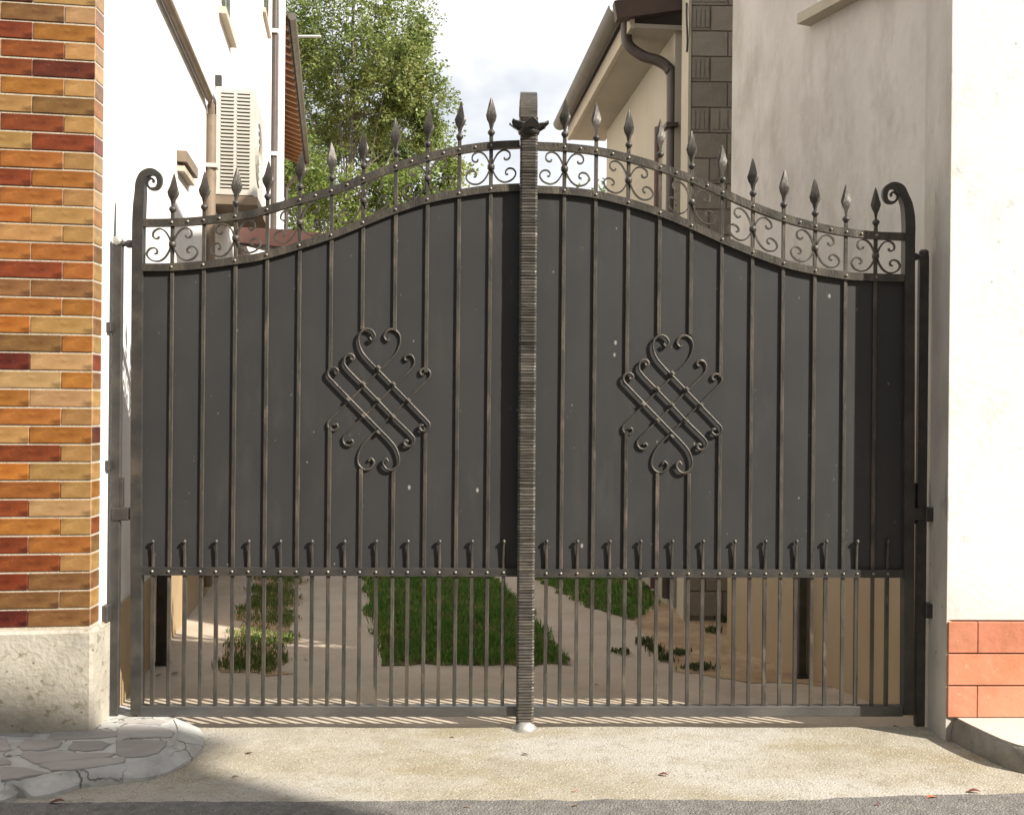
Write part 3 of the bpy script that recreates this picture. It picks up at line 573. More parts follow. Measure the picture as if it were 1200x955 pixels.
# rows of barrel tiles: each row an object
tl = MB(); n8 = 8; v = []
for q, (o_, z_) in enumerate(((.40, 4.415), (-2.9, 5.325))):
    for k in range(n8 + 1):
        t = math.pi * k / n8; rr = .10 - .02 * q
        v.append(AN(rr * math.cos(t), o_, z_ + .085 * math.sin(t)) - AN(0, 0, 0))
tl.add(v, [(k, k + 1, n8 + 2 + k, n8 + 1 + k) for k in range(n8)] + [tuple(range(n8, -1, -1)), tuple(range(n8 + 1, 2 * n8 + 2))])
tm = tl.mesh('roof_tile', M['rooftile'], smooth=40)
for k in range(16):
    link('roof_tile', tm, an, AN(.32 + k * .2, 0, 0) - AN(0, 0, 0) + Vector((0, 0, rnd.uniform(-.004, .004))))
# dark verge beam across the near end, with its purlin ends
vb = MB(); a, c = AN(.26, .46, 4.31), AN(.16, -1.6, 4.66); vb.sweep([a, c], .13, .09, side=(c - a).cross(Vector((0, 0, 1))).normalized()).obj('verge_beam', M['wood_dark'], an)
dp = [AN(.42, .34, 4.34), AN(.42, .34, 4.22), AN(.42, .32, 4.13), AN(.40, .22, 4.05), AN(.36, .10, 4.0), AN(.34, .03, 3.93), AN(.34, .01, 3.8), AN(.34, .01, 2.4), AN(.34, .01, .05)]
dp = [p + Vector((.0, 0, 0)) for p in dp]
MB().sweep(catmull(dp, 5), .082, .082, round_=14, side=(1, 0, 0)).obj('downpipe', M['brown_pipe'], an, smooth=60)
MB().sweep([AN(.72, .025, 3.62), AN(.72, .025, 1.5), AN(.72, .025, .05)], .05, .05, round_=8).obj('downpipe', M['porchred'], an, smooth=60)
anb(MB(), .26, .40, -.02, .07, 3.5, 3.53).obj('pipe_clamp', M['brown_pipe'], an)
# unrendered rear wall of the right house, hollow blocks showing
RX, RZ = 1.203, 6.85
def rwb(b, X0, X1, Z0, Z1, z0, z1, rel=None):
    c = [W(X0, Z0, z0), W(X1, Z0, z0), W(X1, Z1, z0), W(X0, Z1, z0)]; c = c + [Vector((p.x, p.y, z1)) for p in c]
    if rel is not None: c = [p - rel for p in c]
    return b.add(c, [(0, 3, 2, 1), (4, 5, 6, 7), (0, 1, 5, 4), (1, 2, 6, 5), (2, 3, 7, 6), (3, 0, 4, 7)])
rwb(MB(), RX, RX + 1.2, RZ + .008, RZ + .27, -.1, 6.2).obj('rear_wall', M['joint'], rh)
rwb(MB(), RX - .012, RX + .006, RZ - .006, RZ + .275, -.1, 6.2).obj('rear_wall_render', M['annexe'], rh)
bh, bw = .165, .245; bc_ = {}
for r in range(35):
    z = .02 + r * (bh + .010); x = RX + .009 - (r % 2) * .12
    while x < RX + .62:
        x0, x1 = max(x, RX + .009), x + bw; key = round(x1 - x0, 3); rel = W(x0, RZ, 0); hol = rnd.random() < .5
        if key > .05:
            if (key, hol) not in bc_:
                bb2 = MB(); rwb(bb2, x0, x1, RZ - .001, RZ + .007, 0, bh, rel)
                if hol:
                    for j in range(4): rwb(bb2, x0 + key * (.04 + .24 * j), x0 + key * (.23 + .24 * j), RZ - .007, RZ - .0012, .02, bh - .02, rel)
                bc_[(key, hol)] = bb2.mesh('block', M['block'])
            link('block', bc_[(key, hol)], rh, Vector((rel.x, rel.y, z)) - rh.location)
        x += bw + .010
MB().sweep(catmull([W(RX - .02, RZ + .05, 4.25), W(RX - .03, RZ - .02, 4.12), W(RX - .02, RZ, 3.98), W(RX - .02, RZ + .02, 3.9)], 4), .014, .014, round_=6).obj('cable', M['black'], rh)

# ---------------------------------------------------------------- far house behind the left one: only its eaves show
def FH(Z, o, z): Z *= .90; return W((-.7565 * .90 - .18 * Z) + o * .9, Z, 1.44 + (z - 1.44) * .9 if z > 1 else z)
fh = thing('house', 'far house with wooden rafter eaves seen between white house and trees', 'house', FH(17.2, -1, 0))
def fhb(b, Z0, Z1, o0, o1, z0, z1, zs=0):
    c = [FH(Z0, o0, z0), FH(Z0, o1, z0 - zs), FH(Z1, o1, z0 - zs), FH(Z1, o0, z0)]; c2 = [FH(Z0, o0, z1), FH(Z0, o1, z1 - zs), FH(Z1, o1, z1 - zs), FH(Z1, o0, z1)]
    return b.add(c + c2, [(0, 3, 2, 1), (4, 5, 6, 7), (0, 1, 5, 4), (1, 2, 6, 5), (2, 3, 7, 6), (3, 0, 4, 7)])
fhb(MB(), 17.6, 26.6, -6, -.62, -.1, 8.25).obj('wall', M['white_house'], fh)
fhb(MB(), 17.0, 27.1, -3.4, -.06, 9.22, 9.34, 1.25).obj('roof', M['wood_dark'], fh)
for k in range(24):
    Zk = 17.1 + k * .42; fhb(MB(), Zk, Zk + .09, -.66, -.08, 8.12, 8.235, .22).obj('rafter', M['wood'], fh)
fhb(MB(), 17.0, 27.1, -.64, -.07, 8.24, 8.255, .22).obj('soffit_boards', M['wood'], fh)
MB().sweep([FH(16.95, .0, 8.06), FH(27.15, .0, 8.06)], .13, .12, round_=10, side=(0, 0, 1)).obj('gutter', M['gutter'], fh, smooth=60)
MB().sweep([FH(26.9, -.02, 8.0), FH(26.9, -.3, 7.6), FH(26.9, -.55, 7.3), FH(26.9, -.55, .1)], .09, .09, round_=8, side=(0, 1, 0)).obj('downpipe', M['brown_pipe'], fh)

# low porch in the yard, behind the air conditioner
po = thing('porch', 'low ochre porch with maroon roof edge below the air conditioner', 'porch', W(-2.1, 10.0))
def pob(b, X0, X1, Z0, Z1, z0, z1):
    k = .69; hh = lambda z: 1.44 + (z - 1.44) * k if z > 1 else z
    c = [W(X0 * k, Z0 * k, hh(z0)), W(X1 * k, Z0 * k, hh(z0)), W(X1 * k, Z1 * k, hh(z0)), W(X0 * k, Z1 * k, hh(z0))]; c = c + [Vector((p.x, p.y, hh(z1))) for p in c]
    return b.add(c, [(0, 3, 2, 1), (4, 5, 6, 7), (0, 1, 5, 4), (1, 2, 6, 5), (2, 3, 7, 6), (3, 0, 4, 7)])
b = MB(); c = [W(-2.72, 9.45, 2.99), W(-1.62, 9.45, 2.90), W(-1.62, 11.7, 3.12), W(-2.72, 11.7, 3.2)]
b.add(c + [p + Vector((0, 0, .16)) for p in c], [(0, 3, 2, 1), (4, 5, 6, 7), (0, 1, 5, 4), (1, 2, 6, 5), (2, 3, 7, 6), (3, 0, 4, 7)]).obj('roof', M['porchred'], po)
pob(MB(), -3.9, -2.45, 14.2, 16.9, -.05, 3.45).obj('wall', M['ochre'], po)
for x in (-3.85, -2.45): pob(MB(), x, x + .1, 13.75, 13.85, -.05, 3.52).obj('post', M['wood_dark'], po)
pob(MB(), -3.3, -2.9, 14.17, 14.2, 2.9, 3.3).obj('vent', M['wood_dark'], po)

# house across the street, behind the viewpoint; its shadow lies over the left pavement
ho = thing('house', 'tall rendered house across the street that shades the left pavement', 'house', W(5.5, -2.6))
def hob(b, X0, X1, Z0, Z1, z0, z1):
    c = [W(X0, Z0, z0), W(X1, Z0, z0), W(X1, Z1, z0), W(X0, Z1, z0)]; c = c + [Vector((p.x, p.y, z1)) for p in c]
    return b.add(c, [(0, 3, 2, 1), (4, 5, 6, 7), (0, 1, 5, 4), (1, 2, 6, 5), (2, 3, 7, 6), (3, 0, 4, 7)])
hob(MB(), 3.2, 9.5, -9, -2.3, -.1, 9.25).obj('wall', M['annexe'], ho)
b = MB(); c = [W(3.0, -2.1, 9.30), W(9.8, -2.1, 9.30), W(9.8, -9.2, 9.30), W(3.0, -9.2, 9.30), W(4.6, -5.6, 10.4), W(7.9, -5.6, 10.4)]
b.add(c, [(0, 1, 5, 4), (1, 2, 5), (2, 3, 4, 5), (3, 0, 4), (0, 3, 2, 1)]).obj('roof', M['redtile'], ho)
for zf in (1.0, 3.9, 6.6):
    for X in (4.0, 6.0, 7.9): hob(MB(), X, X + .9, -2.32, -2.28, zf, zf + 1.4).obj('window', M['glass'], ho)

h2 = thing('house', 'long plain unseen house across the street on the left, added to cut sky fill', 'house', W(-4, -2.6))  # unseen house, added to cut sky fill and reflection on the gate
hob(MB(), -11, 2.6, -9, -2.4, -.1, 6.8).obj('wall', M['annexe'], h2)
b = MB(); c = [W(-11.2, -2.1, 6.82), W(2.8, -2.1, 6.82), W(2.8, -9.2, 6.82), W(-11.2, -9.2, 6.82), W(-11.2, -5.6, 8.2), W(2.8, -5.6, 8.2)]
b.add(c, [(0, 1, 5, 4), (1, 2, 5), (2, 3, 4, 5), (3, 0, 4), (0, 3, 2, 1)]).obj('roof', M['redtile'], h2)
for zf in (1.0, 3.9):
    for X in (-9, -6.6, -4.2, -1.8, .6): hob(MB(), X, X + .9, -2.42, -2.38, zf, zf + 1.4).obj('window', M['glass'], h2)

# ================================================================== the gate
def xz(px, py): return gp(px, py)
topL = [(168, 262), (202, 261.5), (239.5, 259), (278, 254), (300, 250.5), (353, 235), (391, 224), (427.6, 210), (466, 195.5), (502, 185), (539, 176.6), (577, 171.6), (609, 170)]
lowL = [(168, 314), (202, 313.6), (239, 311), (277, 306), (297.6, 303), (315, 299), (353, 288), (391, 275.5), (427.6, 261), (464, 246.5), (502, 234.5), (540.5, 227), (577, 222), (609, 220.5)]
topR = [(627, 172), (661.6, 173.6), (699.7, 178), (736, 186), (773, 197), (809.7, 210.5), (846, 226.5), (881.6, 242.5), (918, 256), (955, 266), (989.7, 272.6), (1025.6, 276.6), (1060, 278)]
lowR = [(627, 223), (661.6, 224.5), (698, 229), (735, 238), (773, 250), (809.7, 265), (845, 281), (882, 296.5), (920, 310), (954.5, 318), (989.7, 323.5), (1008, 325), (1060, 326.5)]
def smooth_tab(tab, n=5):
    return [(p.x, p.y) for p in catmull([Vector((*xz(*q), 0)) for q in tab], n)]
barsL = [201, 238, 275, 312, 350, 387, 424, 462, 499, 536, 573]; barsR = [659, 696, 734, 771, 808, 844, 880, 916, 953, 989, 1024]
shortL = [180, 217, 254, 292, 329, 366, 404, 441, 478, 515, 553, 590]; shortR = [640, 676, 714, 750, 787, 823, 860, 896, 932, 967, 1003, 1039]
FIN = []
def finial_mesh():
    b = MB(); star = [1, .72, 1, .72, 1, .72, 1, .72]
    prof = [(.006, 0), (.008, .012), (.0125, .03), (.0235, .047), (.0305, .066), (.029, .074), (.0215, .094), (.0135, .118), (.0065, .138), (.0015, .150)]
    b.lathe(prof, seg=16, star=[1, .84, .66, .84], twist=.16, flat=.5)
    return b.mesh('finial', M['iron'], smooth=30)
def knob_mesh():
    b = MB(); b.lathe([(.008, -.014), (.012, -.010), (.0165, -.003), (.0165, .003), (.012, .010), (.008, .014)], seg=12); return b.mesh('knob', M['iron_dark'], smooth=50)
fm, km = finial_mesh(), knob_mesh()
scroll_pts = [(-92, -60), (-97, -46), (-116, -44), (-133, -62), (-126, -95), (-90, -112), (-52, -95), (-22, -50), (-9, 0), (-22, 48), (-55, 95), (-100, 115), (-150, 100), (-175, 62), (-158, 28), (-125, 20), (-104, 37), (-106, 58), (-122, 62)]
ornA = [(316, 158), (328, 172), (344, 152), (327, 122), (296, 115), (268, 138), (261, 175), (277, 225), (310, 268), (375, 334), (440, 400), (520, 481), (600, 563), (622, 590), (619, 616), (594, 629), (573, 615), (578, 597), (592, 601)]
ornB = [(220, 266), (232, 271), (240, 258), (226, 243), (203, 247), (190, 272), (202, 310), (290, 400), (366, 478), (440, 555), (530, 642), (547, 672), (536, 698), (511, 705), (495, 689), (504, 675), (516, 682)]
ornC = [(732 - x, 940 - y) for x, y in ornA]

def rivets(name, spots, parent, r=.0068, y=-.02, mat_='rivet'):
    b = MB()
    for x, z in spots: 
        base = len(b.v)
        for q, (rr, d) in enumerate(((r, .001), (r * .8, -.004), (r * .3, -.0065))):
            for k in range(8): b.v.append((x + rr * math.cos(k * .7854), y + d, z + rr * math.sin(k * .7854)))
        for q in range(2):
            for k in range(8): b.f.append((base + q * 8 + k, base + q * 8 + (k + 1) % 8, base + (q + 1) * 8 + (k + 1) % 8, base + (q + 1) * 8 + k))
        b.f.append(tuple(base + 16 + k for k in range(8)))
    o = b.obj(name, M[mat_], parent, smooth=60); o['kind'] = 'stuff'; return o

def leaf(side):
    Lf = side == 'L'; bars = barsL if Lf else barsR; shorts = shortL if Lf else shortR
    tt = smooth_tab(topL if Lf else topR); lt = smooth_tab(lowL if Lf else lowR)
    zb0 = xz(161 if Lf else 1063, 838)[1]; zbr = (xz(400, 832)[1] if Lf else xz(850, 832)[1])
    zlr = lambda x: interp([xz(165, 668.5), xz(606, 670)] if Lf else [xz(629, 671), xz(1057, 671.5)], x)
    xpost = (xz(161, 560)[0] if Lf else xz(1064, 560)[0]); xin = xz(613, 560)[0] if Lf else xz(619, 560)[0]
    xa, xb = (xpost + .02, xin) if Lf else (xin, xpost - .02)
    g = thing('gate_leaf', 'left leaf of the dark iron driveway gate, beside the brick pier' if Lf else 'right leaf of the dark iron driveway gate, with hammered centre post', 'gate', (xpost, 0, 0), 'two leaves of the driveway gate')
    # sheet
    b = MB(); nx = 60; v = []
    for i in range(nx + 1):
        x = xa + (xb - xa) * i / nx
        for y in (0, .004): v += [(x, y, zlr(x)), (x, y, interp(lt, x))]
    f = []
    for i in range(nx):
        o = i * 4; f += [(o, o + 4, o + 5, o + 1), (o + 2, o + 3, o + 7, o + 6), (o + 1, o + 5, o + 7, o + 3), (o, o + 2, o + 6, o + 4)]
    f += [(0, 1, 3, 2), (nx * 4, nx * 4 + 2, nx * 4 + 3, nx * 4 + 1)]
    b.add(v, f).obj('panel', M['panel'], g)
    # rails
    ex = lambda tab: [(x, z) for x, z in tab if xa - .02 <= x <= xb + .02]
    for nm, tab in (('top_rail', tt), ('upper_rail', lt)):
        pts = [(x, -.004, z) for x, z in tab]
        MB().sweep(pts, .034, .028).obj(nm, M['iron'] if True else 0, g, bevel=0)
    MB().sweep([(xa - .005, -.003, zlr(xa)), (xb, -.003, zlr(xb))], .036, .030).obj('lower_rail', M['iron_dark'], g)
    MB().box(xa - .005, xb, -.022, .022, zbr - .023, zbr + .023).obj('bottom_rail', M['rail_grey'], g, bevel=.002)
    # meeting stile
    w = .022
    x0, x1 = (xb - w, xb) if Lf else (xa, xa + w)
    MB().box(x0, x1, -.010, .014, zbr - .02, interp(tt, (x0 + x1) / 2)).obj('meeting_stile', M['iron_dark'], g)
    # hinge stile with scrolled head
    s = 1 if Lf else -1
    c = xz(178, 213) if Lf else xz(1046, 229)
    xo = xpost; zt_ = c[1]
    lean = [(xz(161, 836) if Lf else xz(1062.5, 836)), (xz(161, 560) if Lf else xz(1063.5, 560)), (xz(162.5, 300) if Lf else xz(1064, 310)), (xz(163.5, 250) if Lf else xz(1064.5, 265)), (xz(165, 228) if Lf else xz(1062.5, 243))]
    pts = [Vector((x, 0, z)) for x, z in lean]
    px0, py0 = (178, 213) if Lf else (1046, 229)
    sp = [(-12.5, 2), (-8.5, -7.5), (0, -11), (7.5, -7), (9.5, 1), (6.5, 7.5), (0, 8.8), (-4.8, 5), (-5, -.5), (-1, -3.6), (2.2, -1), (1, 1.5)]
    for dx, dy in sp: x, z = xz(px0 + s * dx, py0 + dy); pts.append(Vector((x, 0, z)))
    cpt = catmull(pts, 6); nb = len(cpt); sc_ = []
    for i in range(nb):
        t = i / nb; sc_.append(1.0 if t < .20 else max(.20, 1 - (t - .20) * 1.5))
    MB().sweep(cpt, .046, .046, sc_=sc_).obj('hinge_stile', M['iron_dark'], g, smooth=40)
    # bars
    riv_t, riv_l, riv_b, riv_p = [], [], [], []
    on = (444.3, 468.2) if Lf else (787.5, 473.6)
    for i, px_ in enumerate(bars):
        x = xz(px_, 450)[0]; zl = interp(lt, x); zt2 = interp(tt, x)
        gaps = []
        j = i - ([387, 424, 462, 499].index(px_) if px_ in (387, 424, 462, 499) else -99) if Lf else i
        idx = (barsL.index(387), barsL.index(424), barsL.index(462), barsL.index(499)) if Lf else (2, 3, 4, 5)
        b = MB(); z_lo = zbr - .01; hw = .0088
        if i in idx:
            q = idx.index(i); dy = 32 if q in (0, 3) else 81
            ga, gb = xz(on[0], on[1] - dy)[1], xz(on[0], on[1] + dy)[1]
            MB().box(x - hw, x + hw, -.010, -.0005, ga, zt2 + .05).obj('bar', M['iron'], g, bevel=.0022); b.box(x - hw, x + hw, -.010, -.0005, z_lo, gb)
        else: b.box(x - hw, x + hw, -.010, -.0005, z_lo, zt2 + .05)
        br = b.obj('bar', M['iron'], g, bevel=.0022)
        k = link('knob', km, g, Vector((x, -.006, zt2 + .060)) - g.location)
        fo = link('finial', fm, g, Vector((x, -.006, zt2 + .070)) - g.location); fo.rotation_euler.z = rnd.uniform(-.5, .5); fo.rotation_euler.y = rnd.uniform(-.04, .04)
        riv_t.append((x, zt2)); riv_l.append((x, zl)); riv_b.append((x, zlr(x)))
        if i < len(bars) - 1:
            xm = (x + xz(bars[i + 1], 450)[0]) / 2
            if rnd.random() < .75: riv_t.append((xm, interp(tt, xm)))
        if i % 2 == 0:                                    # paired scrolls bound to this bar
            zc = (zl + zt2) / 2 + .002; slope = (interp(tt, x + .08) - interp(tt, x - .08)) / .16; S = .1675 / 262
            for m in (1, -1):
                pts = []
                for a, c_ in scroll_pts:
                    dx = m * a * S; dz = -c_ * S; pts.append(Vector((x + dx, -.008, zc + dz + slope * dx * .9)))
                MB().sweep(catmull(pts, 5), .0065, .013).obj('scroll', M['iron'], g, smooth=50)
            MB().lathe([(.012, -.013), (.0165, -.008), (.0165, .008), (.012, .013)], (x, -.006, zc), seg=10).obj('collar', M['iron'], g, smooth=50)
    for px_ in shorts:
        x = xz(px_, 660)[0]; zr = zlr(x); ztop = xz(px_, 634)[1]; b = MB()
        b.box(x - .008, x + .008, -.012, .004, zbr - .01, zr)
        b.sweep([(x, -.007, zr + .012), (x, -.008, zr + .06), (x, -.012, ztop - .03), (x + .001, -.014, ztop - .008)], .0145, .012, side=(0, -1, 0), sc_=[1, .95, .72, .58], round_=8)
        b.lathe([(.004, -.009), (.0085, -.004), (.0085, .003), (.004, .009)], (x + .001, -.015, ztop), seg=8)
        b.obj('short_bar', M['iron'], g, smooth=40); riv_b.append((x, zr))
    rivets('rivets', riv_t + riv_l, g, y=-.018); rivets('rivets', riv_b, g, y=-.018)
    # woven scroll ornament
    S = .2303 / 259.5 * (1 if Lf else .985); ox, oz = xz(*on)
    bars_ = []
    for mir, yy in ((1, -.0130), (-1, -.0062)):
        for P in (ornA, ornB, ornC):
            pts = [Vector((ox + mir * (a - 366) * S, yy, oz - (c_ - 470) * S)) for a, c_ in P]; cp = catmull(pts, 5)
            nn2 = len(cp); st_ = [1 - (.34 if mir < 0 else .12) * min(1, max(0, (min(i, nn2 - 1 - i) / nn2 - .22) / .1)) for i in range(nn2)]
            MB().sweep(cp, .0118, .010 if mir > 0 else .0085, round_=8, sc_=st_).obj('ornament_bar', M['iron'], g, smooth=60)
    for i in range(3):
        for j in range(3):
            cx = (i - j) * 76 + 0; cy = (i + j - 2) * 82
            x, z = ox + cx * S, oz - cy * S
            MB().box(-.009, .009, -.006, .006, -.005, .005, Matrix.Translation((x, -.0145, z)) @ Matrix.Rotation(R(45), 4, 'Y')).obj('ornament_tie', M['rivet'], g)
    if Lf: rest = [(424, 388), (462, 388), (387, 434), (499, 434), (387, 502), (499, 502), (424, 552), (462, 552)]
    # hammered centre post belongs to the right leaf
    if not Lf:
        b = MB(); z = xz(614, 848)[1]; ztop = xz(619.5, 158)[1]; hw = .0385; k = 0; loops = []
        xl = lambda z_: interp([(xz(614, 848)[1], xz(614.5, 848)[0]), (ztop, xz(619.5, 158)[0])], z_)
        while z < ztop + .06:
            for dz, bulge in ((0, 0), (.0035, .003), (.0085, .0035)):
                j = rnd.uniform(-.0012, .0012); wv = hw + bulge * .25 + rnd.uniform(-.0008, .0008); loops.append((z + dz + rnd.uniform(-.0006, .0006), wv, -.052 - bulge + j))
            z += .0128 * rnd.uniform(.85, 1.15)
        v = []
        for z_, wv, yf in loops:
            xc = xl(z_); v += [(xc - wv, -.016, z_), (xc - wv, yf + .008, z_), (xc - wv * .75, yf, z_), (xc + wv * .75, yf + rnd.uniform(-.0012, .0012), z_), (xc + wv, yf + .008, z_), (xc + wv, -.016, z_)]
        f = []
        for i in range(len(loops) - 1):
            for q in range(6): f.append((i * 6 + q, i * 6 + (q + 1) % 6, (i + 1) * 6 + (q + 1) % 6, (i + 1) * 6 + q))
        f += [(5, 4, 3, 2, 1, 0), tuple((len(loops) - 1) * 6 + q for q in range(6))]
        b.add(v, f).obj('centre_post', M['hammered'], g)
        # rolled head above the collar: a thick strap curling back on itself
        xc = xz(619.5, 140)[0]; zc = xz(619.5, 127)[1]; pts = [Vector((0, -.034, ztop - .02)), Vector((0, -.034, zc - .02))]
        for k in range(40):
            t = k / 39; a = math.pi + .0 - t * 2 * math.pi * 1.6; rr = .072 * (1 - .72 * t); pts.append(Vector((0, -.034 + .072 + rr * math.cos(a), zc + rr * math.sin(a) + 0)))
        b = MB(); v = []
        for i, p_ in enumerate(pts):
            t = (pts[min(i + 1, len(pts) - 1)] - pts[max(0, i - 1)]).normalized(); nn = Vector((0, -t.z, t.y)); th = .013 + (.003 if i % 2 else 0)
            wv = .0375 - .0004 * (i % 2); sh = -.004 * i / len(pts)
            v += [(xc - wv + sh, p_.y + nn.y * th, p_.z + nn.z * th), (xc + wv + sh, p_.y + nn.y * th, p_.z + nn.z * th), (xc + wv + sh, p_.y - nn.y * th, p_.z - nn.z * th), (xc - wv + sh, p_.y - nn.y * th, p_.z - nn.z * th)]
        f = []
        for i in range(len(pts) - 1):
            for q in range(4): f.append((i * 4 + q, i * 4 + (q + 1) % 4, (i + 1) * 4 + (q + 1) % 4, (i + 1) * 4 + q))
        f += [(3, 2, 1, 0), tuple((len(pts) - 1) * 4 + q for q in range(4))]
        b.add(v, f).obj('rolled_head', M['hammered'], g, smooth=40)
        # leaf collar: five ragged petals flaring from the post
        zc0 = xz(619.5, 157)[1]; cx, cy = xc, -.034
        for k in range(6):
            a0 = R(-90 + 60 * k + 8); b = MB(); v = []; nr, nc = 7, 5
            for r_ in range(nr):
                t = r_ / (nr - 1); rad = .030 + .062 * t ** .9; hgt = .004 + .042 * t ** 1.5 + (.006 * math.sin(t * 3) if k % 2 else 0) - (.022 * max(0, t - .75) if k in (5, 1) else 0)
                wd_ = (.55 + .25 * math.sin(t * math.pi)) * (1 - .8 * max(0, t - .45) / .55)
                for c_ in range(nc):
                    u = (c_ / (nc - 1) - .5) * 2; a = a0 + u * wd_; v.append((cx + rad * math.cos(a), cy + rad * math.sin(a) * .95, zc0 + hgt - .004 * abs(u) + .003 * math.cos(u * 9)))
            n0 = len(v); v += [(x_, y_, z_ - .004) for x_, y_, z_ in v]
            f = []
            for r_ in range(nr - 1):
                for c_ in range(nc - 1):
                    q = r_ * nc + c_; f += [(q, q + 1, q + nc + 1, q + nc), (n0 + q, n0 + q + nc, n0 + q + nc + 1, n0 + q + 1)]
            ring = [c_ for c_ in range(nc)] + [r_ * nc + nc - 1 for r_ in range(1, nr)] + [(nr - 1) * nc + c_ for c_ in range(nc - 2, -1, -1)] + [r_ * nc for r_ in range(nr - 2, 0, -1)]
            f += [(ring[i], n0 + ring[i], n0 + ring[(i + 1) % len(ring)], ring[(i + 1) % len(ring)]) for i in range(len(ring))]
            b.add(v, f).obj('collar_petal', M['rail_grey'], g, smooth=50)
        MB().lathe([(.03, -.02), (.046, -.012), (.05, .0), (.044, .012), (.03, .016)], (cx, cy, zc0), seg=16).obj('collar', M['iron_dark'], g, smooth=50)
        MB().box(xz(606, 800)[0], xz(606, 800)[0] + .006, -.028, -.012, zbr - .02, zbr + .03).obj('stop_tab', M['iron_dark'], g)
    return g
gL, gR = leaf('L'), leaf('R')

# hinge posts fixed to the walls
def hinge_post(side):
    Lf = side == 'L'; x0, x1 = (xz(130.5, 560)[0], xz(141.5, 560)[0]) if Lf else (xz(1074.5, 560)[0], xz(1085.5, 560)[0])
    zt_ = xz(136, 284)[1] if Lf else xz(1080, 300)[1]
    t = thing('hinge_post', 'slim iron hinge post between the left gate leaf and the brick pier' if Lf else 'slim iron hinge post between the right gate leaf and the beige wall', 'post', ((x0 + x1) / 2, .0, 0), 'hinge posts of the gate')
    MB().box(x0, x1, -.012, .016, .0 if not Lf else .05, zt_).obj('post', M['iron_dark'], t, bevel=.003)
    s = 1 if Lf else -1
    zh = xz(147, 286)[1] if Lf else xz(1072, 301)[1]
    xp = xz(155 if Lf else 1070, 290)[0]; xm = (x0 + x1) / 2
    MB().sweep([(xm, 0, zh), (xm + (xp - xm) * .3, 0, zh), (xm + (xp - xm) * .5, 0, zh), (xm + (xp - xm) * .7, 0, zh), (xp + s * .01, 0, zh)], .03, .03, round_=10, sc_=[1.1, 1.1, .7, 1.2, 1.2]).obj('hinge_pin', M['iron_dark'], t, smooth=50)
    MB().lathe([(.014, -.02), (.022, -.012), (.022, .012), (.014, .02)], (xm, 0, zh + .012), seg=10).obj('cap', M['silver'] if Lf else M['iron_dark'], t, smooth=50)
    zl = xz(148, 602)[1] if Lf else xz(1072, 602)[1]
    MB().box(min(x0 + .01, xp), max(x1 - .01, xp), -.018, .018, zl - .028, zl + .028).obj('lower_hinge', M['iron_dark'], t, bevel=.003)
    if Lf:
        for px_, py_ in ((123, 384), (123, 545)): x, z = xz(px_, py_); MB().box(x - .02, x0 + .005, -.04, .0, z - .022, z + .022).obj('wall_bracket', M['iron_dark'], t, bevel=.003)
        x, z = xz(124, 716); MB().box(x - .028, x0 + .01, -.06, .01, z - .04, z + .035).obj('wall_bracket', M['iron_dark'], t, bevel=.004)
        MB().box(x1 + .0, x1 + .012, -.012, .012, zl + .03, zl + .16).obj('adjuster_rod', M['iron_dark'], t)
    else:
        for py_ in (714, 602): x, z = xz(1083, py_); MB().box(x - .01, x + .03, -.045, .015, z - .032, z + .032).obj('wall_bracket', M['iron_dark'], t, bevel=.004)
        MB().box(xz(1066, 590)[0], x1 - .004, .006, .03, xz(1066, 614)[1], xz(1066, 566)[1]).obj('hinge_plate', M['iron_dark'], t)
    return t
hinge_post('L'); hinge_post('R')

# ground stop under the centre post
x, z = xz(614.5, 850); gs = thing('gate_stop', 'pale metal ground stop under the centre post of the gate', 'gate stop', (x, -.034, 0))
MB().lathe([(.052, -.004), (.052, .006), (.046, .014), (.036, .03), (.030, .036)], (x, -.034, 0), seg=20).obj('dome', M['silver'], gs, smooth=50)
MB().lathe([(.060, -.006), (.060, .0025), (.052, .004)], (x, -.034, 0), seg=20).obj('base_plate', M['silver'], gs, smooth=50)

# posts standing behind each leaf in the yard
for px_, py_, lab in ((190, 775, 'dark steel post in the yard behind the left gate leaf'), (939, 790, 'dark steel post in the yard by the right house wall')):
    x, y = gnd(px_, py_); t = thing('steel_post', lab, 'post', (x, y, 0), 'posts standing in the yard')
    hw_ = .030 if px_ < 600 else .020; MB().box(x - hw_, x + hw_, y - .02, y + .02, -.03, .78).obj('post', M['iron_dark'], t, bevel=.003)
    MB().box(x - hw_ - .012, x + hw_ + .012, y - .03, y + .03, -.03, -.002).obj('foot_plate', M['iron_dark'], t)
    MB().box(x - .036, x + .036, y - .05, y + .024, .781, .83).obj('catch_head', M['iron_dark'], t)

